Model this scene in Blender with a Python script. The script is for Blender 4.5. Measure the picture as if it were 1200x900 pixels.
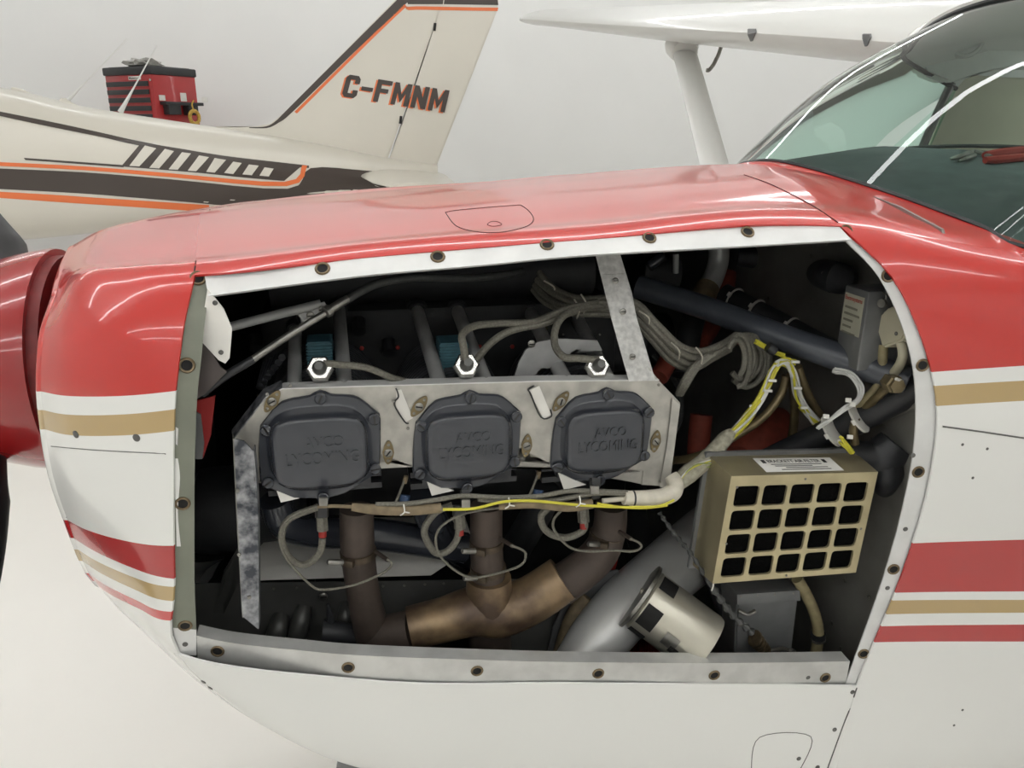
import bpy, bmesh, math, random
from mathutils import Vector, Matrix
from mathutils.bvhtree import BVHTree
random.seed(7)
for o in list(bpy.data.objects): bpy.data.objects.remove(o)
SC = bpy.context.scene
COL = SC.collection
# ------------------------------------------------------------------ camera
CAMP = Vector((0, -1.32, 1.57)); F = 890.0
YAW, PIT, ROL = math.radians(11.5), math.radians(18.5), math.radians(.4)
FW = Vector((math.sin(YAW)*math.cos(PIT), math.cos(YAW)*math.cos(PIT), -math.sin(PIT)))
_r0 = Vector((math.cos(YAW), -math.sin(YAW), 0)); _u0 = _r0.cross(FW)
RT = _r0*math.cos(ROL) + _u0*math.sin(ROL); UP = _u0*math.cos(ROL) - _r0*math.sin(ROL)
cd = bpy.data.cameras.new('camera'); cam = bpy.data.objects.new('camera', cd); COL.objects.link(cam)
cd.sensor_width = 36; cd.lens = 36*F/1200; cd.clip_start = .02; cd.clip_end = 200
cam.matrix_world = Matrix(((RT.x, UP.x, -FW.x, CAMP.x), (RT.y, UP.y, -FW.y, CAMP.y), (RT.z, UP.z, -FW.z, CAMP.z), (0, 0, 0, 1)))
SC.camera = cam
# ------------------------------------------------------------------ world, exposure
w = bpy.data.worlds.new('world'); SC.world = w; w.use_nodes = True
w.node_tree.nodes['Background'].inputs[0].default_value = (.9, .93, 1, 1)
w.node_tree.nodes['Background'].inputs[1].default_value = .25
SC.view_settings.view_transform = 'Standard'; SC.view_settings.look = 'None'
SC.view_settings.exposure = -0.06; SC.view_settings.gamma = 1; SC.view_settings.use_curve_mapping = False
LAMP_POWER = 23.0

# ------------------------------------------------------------------ pixel helpers (a pixel is a direction, depth comes from the surface)
def ray(px, py): return (FW*F + RT*(px-600) + UP*(450-py))
def P(px, py, Y):
    d = ray(px, py); return CAMP + d*((Y-CAMP.y)/d.y)
def PX(px, py, X):
    d = ray(px, py); return CAMP + d*((X-CAMP.x)/d.x)
def PZ(px, py, Z):
    d = ray(px, py); return CAMP + d*((Z-CAMP.z)/d.z)
def mpx(p): return (p-CAMP).dot(FW)/F          # metres per pixel at a point

# ------------------------------------------------------------------ materials
def lin(c):
    return tuple(((v/255)/12.92 if v/255 <= .04045 else ((v/255+.055)/1.055)**2.4) for v in c)
MATS = {}
def mat(name, col, rough=.5, metal=0., noise=0., nscale=30., col2=None, bump=0., coat=0., spec=.5, trans=0., bscale=None):
    if name in MATS: return MATS[name]
    m = bpy.data.materials.new(name); m.use_nodes = True; nt = m.node_tree; b = nt.nodes['Principled BSDF']
    c = lin(col); b.inputs['Base Color'].default_value = (*c, 1); b.inputs['Roughness'].default_value = rough
    b.inputs['Metallic'].default_value = metal; b.inputs['Coat Weight'].default_value = coat; b.inputs['Coat Roughness'].default_value = .06
    b.inputs['Specular IOR Level'].default_value = spec
    if noise or bump:
        tc = nt.nodes.new('ShaderNodeTexCoord'); n = nt.nodes.new('ShaderNodeTexNoise'); n.inputs['Scale'].default_value = nscale
        n.inputs['Detail'].default_value = 5; nt.links.new(tc.outputs['Object'], n.inputs['Vector'])
        if noise:
            r = nt.nodes.new('ShaderNodeValToRGB'); r.color_ramp.elements[0].position = .35; r.color_ramp.elements[1].position = .68
            d = lin(col2) if col2 else tuple(v*(1-noise) for v in c)
            r.color_ramp.elements[0].color = (*d, 1); r.color_ramp.elements[1].color = (*c, 1)
            nt.links.new(n.outputs['Fac'], r.inputs[0]); nt.links.new(r.outputs[0], b.inputs['Base Color'])
        if bump:
            bp = nt.nodes.new('ShaderNodeBump'); bp.inputs['Strength'].default_value = bump; bp.inputs['Distance'].default_value = .002
            if bscale:
                n2 = nt.nodes.new('ShaderNodeTexNoise'); n2.inputs['Scale'].default_value = bscale; nt.links.new(tc.outputs['Object'], n2.inputs['Vector'])
                nt.links.new(n2.outputs['Fac'], bp.inputs['Height'])
            else: nt.links.new(n.outputs['Fac'], bp.inputs['Height'])
            nt.links.new(bp.outputs[0], b.inputs['Normal'])
    MATS[name] = m; return m
def band_mat(name, stops, base, rough=.25, coat=.6):
    """horizontal paint bands: stops = [(z_low, colour), ...] rising"""
    m = bpy.data.materials.new(name); m.use_nodes = True; nt = m.node_tree; b = nt.nodes['Principled BSDF']
    b.inputs['Roughness'].default_value = rough; b.inputs['Coat Weight'].default_value = coat; b.inputs['Coat Roughness'].default_value = .05
    tc = nt.nodes.new('ShaderNodeTexCoord'); sp = nt.nodes.new('ShaderNodeSeparateXYZ'); nt.links.new(tc.outputs['Object'], sp.inputs[0])
    prev = None
    for z, slope, c in stops:
        mul = nt.nodes.new('ShaderNodeMath'); mul.operation = 'MULTIPLY_ADD'; mul.inputs[1].default_value = slope; mul.inputs[2].default_value = z
        nt.links.new(sp.outputs['X'], mul.inputs[0])
        g = nt.nodes.new('ShaderNodeMath'); g.operation = 'GREATER_THAN'; nt.links.new(sp.outputs['Z'], g.inputs[0]); nt.links.new(mul.outputs[0], g.inputs[1])
        mx = nt.nodes.new('ShaderNodeMix'); mx.data_type = 'RGBA'; nt.links.new(g.outputs[0], mx.inputs[0])
        if prev is None: mx.inputs[6].default_value = (*lin(base), 1)
        else: nt.links.new(prev.outputs[2], mx.inputs[6])
        mx.inputs[7].default_value = (*lin(c), 1); prev = mx
    nt.links.new(prev.outputs[2], b.inputs['Base Color']); MATS[name] = m; return m
def emis(name, col, s):
    m = bpy.data.materials.new(name); m.use_nodes = True; nt = m.node_tree; nt.nodes.remove(nt.nodes['Principled BSDF'])
    e = nt.nodes.new('ShaderNodeEmission'); e.inputs[0].default_value = (*lin(col), 1); e.inputs[1].default_value = s
    nt.links.new(e.outputs[0], nt.nodes['Material Output'].inputs[0]); return m
def glass_mat(name, tint, refl=.08):
    m = bpy.data.materials.new(name); m.use_nodes = True; nt = m.node_tree; nt.nodes.remove(nt.nodes['Principled BSDF'])
    t = nt.nodes.new('ShaderNodeBsdfTransparent'); t.inputs[0].default_value = (*tint, 1)
    g = nt.nodes.new('ShaderNodeBsdfGlossy'); g.inputs['Roughness'].default_value = .02; g.inputs[0].default_value = (1, 1, 1, 1)
    fr = nt.nodes.new('ShaderNodeFresnel'); fr.inputs[0].default_value = 1.3
    mx = nt.nodes.new('ShaderNodeMixShader'); nt.links.new(fr.outputs[0], mx.inputs[0]); nt.links.new(t.outputs[0], mx.inputs[1]); nt.links.new(g.outputs[0], mx.inputs[2])
    nt.links.new(mx.outputs[0], nt.nodes['Material Output'].inputs[0]); MATS[name] = m; return m
RED = (190, 46, 40); WHT = (226, 226, 222); GOLD = (178, 152, 104)
M_red = mat('red_paint', RED, .28, coat=.7)
M_spin = mat('spinner_paint', (150, 26, 28), .25, coat=.7)
M_white = mat('white_paint', WHT, .3, coat=.3)
M_inner = mat('dark_primer', (44, 45, 46), .7, noise=.4, nscale=12)
M_wall = mat('wall_paint', (232, 232, 230), .7, noise=.03, nscale=1.2)
M_floor = mat('white_floor_epoxy', (236, 233, 227), .3, noise=.03, nscale=2)
M_ceil = mat('ceiling_paint', (236, 236, 234), .8, noise=.02, nscale=1)
M_alu = mat('aluminium_sheet', (186, 183, 175), .42, .35, noise=.28, nscale=40, bump=.05)
M_aluw = mat('worn_aluminium', (170, 171, 174), .4, .5, noise=.6, nscale=70, col2=(62, 65, 72), bump=.15)
M_flange = mat('bare_flange', (205, 205, 202), .4, .45, noise=.2, nscale=25, bump=.05)
M_flangeW = mat('pale_flange', (218, 218, 216), .45, .1, noise=.12, nscale=20)
M_primer = mat('green_primer', (128, 131, 117), .6, noise=.2, nscale=18)
M_dark = mat('engine_grey', (55, 58, 65), .24, .0, noise=.12, nscale=30, coat=.4)
M_case = mat('engine_black', (40, 41, 43), .55, noise=.4, nscale=30)
M_fin = mat('cylinder_black', (62, 63, 66), .45, .0, noise=.3, nscale=60)
M_blue = mat('blue_fin_paint', (70, 112, 124), .5, noise=.3, nscale=90)
M_tube = mat('grey_tube', (172, 172, 170), .42, .1, noise=.2, nscale=30)
M_rub = mat('black_rubber', (44, 45, 48), .5, noise=.3, nscale=50, bump=.1)
M_mount = mat('mount_tube_paint', (78, 82, 90), .33, .0, noise=.25, nscale=30, coat=.2)
M_steel = mat('steel', (150, 148, 142), .35, .85, noise=.3, nscale=60)
M_chrome = mat('bright_screw', (205, 203, 198), .25, .9, noise=.1, nscale=80)
M_brass = mat('bronze_fastener', (128, 112, 88), .4, .7, noise=.4, nscale=120)
M_hole = mat('fastener_hole', (16, 15, 14), .8, noise=.3, nscale=80)
M_lead = mat('braided_lead', (122, 119, 108), .6, .2, noise=.35, nscale=350, bump=.4)
M_cable = mat('dark_cable', (70, 71, 70), .5, .2, noise=.3, nscale=200)
M_rust = mat('heat_tinted_steel', (158, 134, 102), .4, .4, noise=.55, nscale=18, col2=(84, 68, 56))
M_soot = mat('sooty_pipe', (86, 75, 68), .65, .3, noise=.4, nscale=22)
M_yel = mat('yellow_wire', (206, 198, 62), .5, noise=.15, nscale=60)
M_wire = mat('white_wire', (212, 212, 208), .5, noise=.1, nscale=60)
M_sleeve = mat('cream_sleeve', (206, 200, 184), .7, noise=.2, nscale=60)
M_sheath = mat('tan_sheath', (138, 122, 96), .75, noise=.35, nscale=70)
M_bron = mat('bronze_line', (126, 112, 82), .4, .5, noise=.35, nscale=40)
M_orange = mat('orange_duct', (140, 62, 46), .7, noise=.3, nscale=60, bump=.2)
M_silver = mat('silver_pipe_paint', (200, 200, 198), .34, .3, noise=.15, nscale=10)
M_champ = mat('champagne_can', (196, 192, 178), .3, .6, noise=.1, nscale=14)
M_gold = mat('filter_frame', (190, 178, 142), .35, .55, noise=.2, nscale=24)
M_filt = mat('filter_housing', (160, 150, 122), .35, .5, noise=.25, nscale=12)
M_foam = mat('black_foam', (14, 14, 14), 1., noise=.8, nscale=600, bump=.8, spec=.05)
M_gbox = mat('grey_box_metal', (122, 123, 123), .42, .25, noise=.2, nscale=25)
M_label = mat('paper_label', (228, 226, 220), .7, noise=.05, nscale=40)
M_label2 = mat('old_label', (176, 174, 156), .6, noise=.1, nscale=40)
M_ink = mat('black_ink', (34, 33, 32), .7, noise=.1, nscale=40)
M_rink = mat('red_ink', (168, 52, 40), .6, noise=.1, nscale=40)
M_cream = mat('cream_plastic', (196, 190, 166), .5, noise=.1, nscale=30)
M_hosec = mat('cream_hose_rubber', (160, 148, 112), .6, noise=.35, nscale=50)
M_fwall = mat('firewall_metal', (150, 148, 142), .4, .3, noise=.35, nscale=9, bump=.05)
M_sheet = mat('pale_sheet_metal', (236, 233, 226), .5, .0, noise=.2, nscale=10)
M_dsheet = mat('dark_sheet_metal', (96, 96, 93), .4, .3, noise=.4, nscale=9)
M_nylon = mat('nylon_tie', (214, 212, 204), .5, noise=.05, nscale=40)
M_tape = mat('red_mark', (150, 38, 30), .6, noise=.1, nscale=60)
M_cream2 = mat('cream_aircraft_paint', (222, 217, 205), .35, coat=.3, noise=.03, nscale=3)
M_brown = mat('brown_stripe', (66, 56, 50), .4, coat=.3, noise=.05, nscale=6)
M_ostripe = mat('orange_stripe', (238, 122, 66), .4, coat=.3, noise=.03, nscale=6)
M_line = mat('panel_gap', (52, 26, 24), .8, noise=.1, nscale=40)
M_linew = mat('panel_gap_grey', (96, 95, 92), .8, noise=.1, nscale=40)
M_cred = mat('tool_chest_red', (172, 42, 44), .35, noise=.1, nscale=10, coat=.3)
M_cblk = mat('tool_chest_black', (44, 45, 47), .5, noise=.15, nscale=20)
M_blade = mat('propeller_black', (26, 25, 28), .45, noise=.2, nscale=10)
M_glare = mat('glareshield_vinyl', (84, 90, 90), .75, noise=.25, nscale=30, bump=.1)
M_inter = mat('cabin_trim', (206, 202, 180), .7, noise=.08, nscale=10)
M_head = mat('headliner_cloth', (244, 244, 240), .8, noise=.05, nscale=20)
M_glass = glass_mat('tinted_windshield', (.77, .92, .865))
M_tyre = mat('tyre_rubber', (30, 30, 30), .8, noise=.2, nscale=30)
M_dkred = mat('dark_red_metal', (120, 30, 30), .5, noise=.3, nscale=40)

# ------------------------------------------------------------------ object helpers
ROOTS = []; PARENT = {}
def tag(o, label, cat, group=None):
    o['label'] = label; o['category'] = cat
    if group: o['group'] = group
def thing(name, label, cat, group=None):
    o = bpy.data.objects.new(name, None); COL.objects.link(o); o.empty_display_size = .05
    tag(o, label, cat, group); ROOTS.append(o); return o
def link(name, me, parent=None, M=None, label=None):
    o = bpy.data.objects.new(name, me); COL.objects.link(o)
    if M is not None: o.matrix_world = M
    if parent is not None: PARENT[o] = parent
    if label: o['label'] = label
    return o
def mesh(name, vs, fs, m, smooth=True, mats=None, fm=None):
    me = bpy.data.meshes.new(name); me.from_pydata([tuple(v) for v in vs], [], fs)
    for mm in (mats or [m]): me.materials.append(mm)
    if fm: me.polygons.foreach_set('material_index', fm)
    me.polygons.foreach_set('use_smooth', [smooth]*len(fs)); me.update()
    if smooth: me.set_sharp_from_angle(angle=math.radians(38))
    return me
def part(name, vs, fs, m, parent=None, smooth=True, mats=None, fm=None, label=None, recalc=True):
    me = mesh(name, vs, fs, m, smooth, mats, fm)
    if recalc:
        bm = bmesh.new(); bm.from_mesh(me); bmesh.ops.recalc_face_normals(bm, faces=bm.faces); bm.to_mesh(me); bm.free()
    return link(name, me, parent, label=label)
def bm_part(name, bm, m, parent=None, smooth=True, M=None, label=None):
    bmesh.ops.recalc_face_normals(bm, faces=bm.faces)
    me = bpy.data.meshes.new(name); bm.to_mesh(me); bm.free(); me.materials.append(m)
    me.polygons.foreach_set('use_smooth', [smooth]*len(me.polygons))
    if smooth: me.set_sharp_from_angle(angle=math.radians(38))
    return link(name, me, parent, M, label)
def box_bm(lo, hi, bev=.0, bm=None):
    bm = bm or bmesh.new()
    r = bmesh.ops.create_cube(bm, size=1)
    lo = Vector(lo); hi = Vector(hi); c = (lo+hi)/2; s = hi-lo
    for v in r['verts']: v.co = Vector((v.co.x*s.x, v.co.y*s.y, v.co.z*s.z))+c
    if bev:
        es = {e for v in r['verts'] for e in v.link_edges}
        bmesh.ops.bevel(bm, geom=list(es), offset=bev, segments=2, affect='EDGES', profile=.5)
    return bm
def box(name, lo, hi, m, parent=None, bev=.002, M=None, label=None):
    return bm_part(name, box_bm(lo, hi, bev), m, parent, True, M, label)
def catmull(pts, n=6):
    pts = [Vector(p) for p in pts]
    if len(pts) < 3:
        return [pts[0].lerp(pts[1], i/n) for i in range(n+1)]
    out = []
    for i in range(len(pts)-1):
        p0 = pts[max(i-1, 0)]; p1 = pts[i]; p2 = pts[i+1]; p3 = pts[min(i+2, len(pts)-1)]
        for j in range(n):
            t = j/n
            out.append(.5*((2*p1)+(p2-p0)*t+(2*p0-5*p1+4*p2-p3)*t*t+(3*p1-p0-3*p2+p3)*t**3))
    out.append(pts[-1]); return out
def tube_geo(path, rad, seg=10, cap=True, flat=None):
    """path: points; rad: number or list; returns verts, faces"""
    n = len(path); vs = []; fs = []
    T0 = (path[1]-path[0]).normalized()
    N = T0.orthogonal().normalized()
    for i, p in enumerate(path):
        T = (path[min(i+1, n-1)]-path[max(i-1, 0)])
        if T.length < 1e-9: T = T0
        T = T.normalized(); N = (N - T*N.dot(T)).normalized(); B = T.cross(N)
        r = rad[i] if isinstance(rad, (list, tuple)) else rad
        for k in range(seg):
            a = 2*math.pi*k/seg; vs.append(p+N*(r*math.cos(a))+B*(r*math.sin(a)))
    for i in range(n-1):
        for k in range(seg):
            a = i*seg+k; b = i*seg+(k+1) % seg; fs.append((a, b, b+seg, a+seg))
    if cap:
        fs.append(tuple(range(seg))[::-1]); fs.append(tuple(range((n-1)*seg, n*seg)))
    return vs, fs
def tube(name, pts, rad, m, parent=None, n=6, seg=10, label=None):
    """pts are 3D; rad number or list per control point"""
    path = catmull(pts, n)
    if isinstance(rad, (list, tuple)):
        rr = []
        for i in range(len(pts)-1):
            for j in range(n): rr.append(rad[i]+(rad[i+1]-rad[i])*j/n)
        rr.append(rad[-1]); rad = rr
    vs, fs = tube_geo(path, rad, seg)
    return part(name, vs, fs, m, parent, label=label)
def tp(name, pxs, rpx, m, parent=None, n=6, seg=10, label=None):
    """tube through (px,py,Y) with radius in pixels at the first point"""
    pts = [P(*q) for q in pxs]
    if isinstance(rpx, (list, tuple)): r = [a*mpx(p) for a, p in zip(rpx, pts)]
    else: r = rpx*mpx(pts[len(pts)//2])
    return tube(name, pts, r, m, parent, n, seg, label)
def frame_of(z, up=Vector((0, 0, 1))):
    z = Vector(z).normalized(); x = up.cross(z)
    if x.length < 1e-3: x = Vector((1, 0, 0))
    x.normalize(); y = z.cross(x); return x, y, z
def mat_at(p, z, s=1., up=Vector((0, 0, 1))):
    x, y, z = frame_of(z, up); p = Vector(p)
    return Matrix(((x.x*s, y.x*s, z.x*s, p.x), (x.y*s, y.y*s, z.y*s, p.y), (x.z*s, y.z*s, z.z*s, p.z), (0, 0, 0, 1)))
def lathe_geo(prof, seg=24, cap=True):
    """prof: (r, z) along local z"""
    vs = []; fs = []
    for r, z in prof:
        for k in range(seg):
            a = 2*math.pi*k/seg; vs.append(Vector((r*math.cos(a), r*math.sin(a), z)))
    for i in range(len(prof)-1):
        for k in range(seg):
            a = i*seg+k; b = i*seg+(k+1) % seg; fs.append((a, b, b+seg, a+seg))
    if cap:
        fs.append(tuple(range(seg))[::-1]); fs.append(tuple(range((len(prof)-1)*seg, len(prof)*seg)))
    return vs, fs
def lathe(name, p0, axis, prof, m, parent=None, seg=24, label=None):
    vs, fs = lathe_geo(prof, seg); M = mat_at(p0, axis)
    return part(name, [M@v for v in vs], fs, m, parent, label=label)
def prism(name, pts, off, m, parent=None, label=None, smooth=False, bev=0.):
    """polygon (3D) extruded by vector off"""
    off = Vector(off); n = len(pts); bm = bmesh.new()
    a = [bm.verts.new(p) for p in pts]; b = [bm.verts.new(Vector(p)+off) for p in pts]
    f0 = bm.faces.new(a); f1 = bm.faces.new(b[::-1])
    for i in range(n): bm.faces.new((a[i], b[i], b[(i+1) % n], a[(i+1) % n]))
    if bev: bmesh.ops.bevel(bm, geom=list(bm.edges), offset=bev, segments=2, affect='EDGES')
    bmesh.ops.triangulate(bm, faces=[f for f in bm.faces if len(f.verts) > 4])
    return bm_part(name, bm, m, parent, smooth or bool(bev), None, label)
def pp(name, pxs, Y, thick, m, parent=None, label=None, bev=0.):
    """flat plate in plane Y traced at its place, with thickness towards +Y"""
    return prism(name, [P(x, y, Y) for x, y in pxs], (0, thick, 0), m, parent, label, bev=bev)
def grid_faces(nu, nv):
    return [(i*nv+j, i*nv+j+1, (i+1)*nv+j+1, (i+1)*nv+j) for i in range(nu-1) for j in range(nv-1)]
def solidify(vs, fs, t):
    """returns doubled shell (inner layer offset by t along -normal), face material flags 0 outer 1 inner"""
    n = len(vs); nrm = [Vector() for _ in vs]
    for f in fs:
        a, b, c = vs[f[0]], vs[f[1]], vs[f[2]]; k = (b-a).cross(c-a)
        if k.length < 1e-12 and len(f) > 3: k = (vs[f[2]]-a).cross(vs[f[3]]-a)
        for i in f: nrm[i] += k
    nrm = [k.normalized() if k.length else Vector((0, 0, 1)) for k in nrm]
    ov = list(vs)+[v-k*t for v, k in zip(vs, nrm)]
    ec = {}
    for f in fs:
        for i in range(len(f)):
            e = (f[i], f[(i+1) % len(f)]); ec[e] = 1
    of = list(fs)+[tuple(i+n for i in f[::-1]) for f in fs]; fm = [0]*len(fs)+[1]*len(fs)
    for (a, b) in list(ec):
        if (b, a) not in ec: of.append((b, a, a+n, b+n)); fm.append(0)
    return ov, of, fm
def ruled(name, A, B, m, parent=None, thick=.002, nv=3, n=4, label=None, inner=None, flip=False, mid=None):
    """strip between curves A and B (3D lists of equal length), optionally via mid; solid"""
    a = catmull(A, n); b = catmull(B, n); rows = [a, b]
    if mid: rows = [a, catmull(mid, n), b]
    vs = []; R = len(rows)
    for i in range(len(a)):
        for j in range(R): vs.append(rows[j][i].copy())
    fs = grid_faces(len(a), R)
    if flip: fs = [f[::-1] for f in fs]
    v2, f2, fm = solidify(vs, fs, thick)
    return part(name, v2, f2, m, parent, mats=[m, inner or m], fm=fm, label=label, recalc=False)
class Surf:
    def __init__(s, vs, fs): s.t = BVHTree.FromPolygons([tuple(v) for v in vs], fs)
    def hit(s, px, py):
        d = ray(px, py).normalized(); h, n, i, dist = s.t.ray_cast(CAMP, d, 60)
        if h is None:
            h, n, i, dist = s.t.find_nearest(CAMP+d*s.guess) if hasattr(s, 'guess') else (None, None, None, None)
        if h is None: return None, None
        if n.dot(d) > 0: n = -n
        return h, n
class Multi:
    def __init__(s, *l): s.l = l
    def hit(s, px, py):
        d = ray(px, py).normalized(); best = None
        for q in s.l:
            h, n, i, dist = q.t.ray_cast(CAMP, d, 60)
            if h is not None and (best is None or dist < best[2]): best = (h, n if n.dot(d) < 0 else -n, dist)
        if best is None:
            for q in s.l:
                h, n, i, dist = q.t.find_nearest(CAMP+d*q.guess)
                if best is None or dist < best[2]: best = (h, n if n.dot(d) < 0 else -n, dist)
        return best[0], best[1]
def decal(name, top, bot, surf, m, parent, off=.0015, nx=None, ny=3, n=4, label=None):
    """painted strip between two pixel polylines laid onto a surface"""
    a = catmull([Vector((x, y, 0)) for x, y in top], n); b = catmull([Vector((x, y, 0)) for x, y in bot], n)
    if len(top) == 2: a = [Vector((*top[0], 0)).lerp(Vector((*top[1], 0)), i/8) for i in range(9)]
    if len(bot) == 2: b = [Vector((*bot[0], 0)).lerp(Vector((*bot[1], 0)), i/8) for i in range(9)]
    k = min(len(a), len(b)); 
    if len(a) != len(b):
        def rs(c, k): return [c[0].copy() if i == 0 else c[min(int(i/(k-1)*(len(c)-1)), len(c)-2)].lerp(c[min(int(i/(k-1)*(len(c)-1))+1, len(c)-1)], i/(k-1)*(len(c)-1)-min(int(i/(k-1)*(len(c)-1)), len(c)-2)) for i in range(k)]
        k = max(len(a), len(b)); a = rs(a, k); b = rs(b, k)
    vs = []; ok = []
    for i in range(k):
        for j in range(ny):
            q = a[i].lerp(b[i], j/(ny-1)); h, nn = surf.hit(q.x, q.y)
            ok.append(h is not None); vs.append(h+nn*off if h is not None else Vector())
    fs = [f for f in grid_faces(k, ny) if all(ok[i] for i in f)]
    if not fs: return None
    use = sorted({i for f in fs for i in f}); ix = {u: i for i, u in enumerate(use)}
    return part(name, [vs[u] for u in use], [tuple(ix[i] for i in f) for f in fs], m, parent, label=label, recalc=False)
def seam(name, pts, surf, m, parent, wpx=.8, off=.0008):
    vs = []; 
    c = catmull([Vector((x, y, 0)) for x, y in pts], 6) if len(pts) > 2 else [Vector((*pts[0], 0)).lerp(Vector((*pts[1], 0)), i/10) for i in range(11)]
    path = []
    for q in c:
        h, nn = surf.hit(q.x, q.y)
        if h is not None: path.append(h+nn*off*.2)
    if len(path) < 2: return
    v, f = tube_geo(path, wpx*mpx(path[0]), 5)
    return part(name, v, f, m, parent)
def text_geo(s, shear=0., bold=0., ext=0.):
    cu = bpy.data.curves.new('txt', 'FONT'); cu.body = s; cu.align_x = 'LEFT'; cu.shear = shear; cu.offset = bold; cu.extrude = ext; cu.resolution_u = 3
    o = bpy.data.objects.new('txt', cu); COL.objects.link(o); bpy.context.view_layer.update()
    me = bpy.data.meshes.new_from_object(o); bpy.data.objects.remove(o)
    vs = [v.co.copy() for v in me.vertices]; fs = [tuple(p.vertices) for p in me.polygons]; bpy.data.meshes.remove(me)
    x0 = min(v.x for v in vs); x1 = max(v.x for v in vs); y0 = min(v.y for v in vs); y1 = max(v.y for v in vs)
    return [Vector(((v.x-x0)/(x1-x0), (v.y-y0)/(y1-y0), v.z)) for v in vs], fs
def text_quad(name, s, q, m, parent, off=Vector((0, 0, 0)), thick=None, shear=0., bold=0.):
    """text mapped to a 3D quad q = (tl, tr, br, bl)"""
    vs, fs = text_geo(s, shear, bold, .5 if thick is not None else 0)
    out = []
    for v in vs:
        t = q[0].lerp(q[1], v.x); b = q[3].lerp(q[2], v.x); p = b.lerp(t, v.y)+off
        if thick is not None: p = p+Vector(thick)*(v.z+.5)
        out.append(p)
    return part(name, out, fs, m, parent, smooth=False, recalc=False)

# shared small hardware
def hw_mesh(name, prof, m, seg=14):
    vs, fs = lathe_geo(prof, seg); return mesh(name, vs, fs, m)
ME_rivet = hw_mesh('rivet_head', [(.0022, -.0005), (.0022, .0006), (.001, .0012)], M_steel, 8)
ME_grey = hw_mesh('grey_screw_head', [(.0046, -.001), (.0046, .0006), (.0036, .0012)], M_linew, 12)
def two_mat(name, g0, m0, g1, m1):
    vs = list(g0[0])+list(g1[0]); n = len(g0[0]); fs = list(g0[1])+[tuple(i+n for i in f) for f in g1[1]]
    return mesh(name, vs, fs, None, True, [m0, m1], [0]*len(g0[1])+[1]*len(g1[1]))
ME_recept = two_mat('fastener_receptacle', lathe_geo([(.0045, -.002), (.0085, -.002), (.0088, .0008), (.0078, .0022), (.0062, .0016), (.0050, -.001)], 16), M_brass, lathe_geo([(.0059, -.0018), (.0059, .0006)], 14), M_hole)
def receptacle(p, n, parent, s=1.): return link('fastener_receptacle', ME_recept, parent, mat_at(p, n, s))
def slot_geo(l, w, z): 
    h = .0006; return ([Vector((x*l/2, y*w/2, z+k*h)) for x in (-1, 1) for y in (-1, 1) for k in (0, 1)], [(0, 1, 3, 2), (4, 6, 7, 5), (0, 4, 5, 1), (2, 3, 7, 6), (1, 5, 7, 3), (0, 2, 6, 4)])
ME_screw = two_mat('screw_head', lathe_geo([(.0062, -.001), (.0064, .001), (.0045, .0028)], 14), M_chrome, slot_geo(.007, .0016, .0026), M_hole)
ME_dscrew = two_mat('cover_screw', lathe_geo([(.0075, -.001), (.0075, .003), (.006, .0042)], 14), M_dark, slot_geo(.011, .0022, .0039), M_hole)
ME_sscrew = two_mat('steel_screw', lathe_geo([(.0052, -.001), (.0054, .0012), (.004, .0022)], 14), M_steel, slot_geo(.008, .0016, .002), M_hole)
def screw(p, n, parent, s=1., me=None, rot=0., name='screw', cross=True):
    M = mat_at(p, n, s)@Matrix.Rotation(rot, 4, 'Z')
    o = link(name, me or ME_screw, parent, M)
    return o
# ================================================================== the hangar
def struct(name, vs, fs, m):
    o = part(name, vs, fs, m, None, smooth=False); o['kind'] = 'structure'; return o
def slab(name, lo, hi, m):
    o = box(name, lo, hi, m, None, bev=0); o['kind'] = 'structure'; return o
RX0, RX1, RY0, RY1, RZ = -9., 10., -8., 8.6, 4.6
slab('floor', (RX0, RY0, -.1), (RX1, RY1, 0), M_floor)
slab('wall_back', (RX0, RY1, 0), (RX1, RY1+.1, RZ), M_wall)
slab('wall_front', (RX0, RY0-.1, 0), (RX1, RY0, RZ), M_wall)
slab('wall_left', (RX0-.1, RY0, 0), (RX0, RY1, RZ), M_wall)
slab('wall_right', (RX1, RY0, 0), (RX1+.1, RY1, RZ), M_wall)
slab('ceiling', (RX0, RY0, RZ), (RX1, RY1, RZ+.1), M_ceil)
M_lamp = emis('led_diffuser', (252, 253, 253), LAMP_POWER)
for i, (ly, where) in enumerate(((-6.4, 'beside the front wall'), (-4.2, 'well clear of the open cowling'), (-.7, 'above the open engine bay'), (1.05, 'above the far side of the red cowl'), (7.0, 'over the tool chest'))):
    t = thing('ceiling_light', 'long white linear ceiling lamp '+where, 'ceiling lamp', 'linear ceiling lamps')
    box('lamp_housing', (-8, ly-.06, RZ-.05), (9, ly+.06, RZ), M_white, t, bev=.004)
    box('lamp_diffuser', (-7.95, ly-.045, RZ-.075), (8.95, ly+.045, RZ-.051), M_lamp, t, bev=0)

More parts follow.
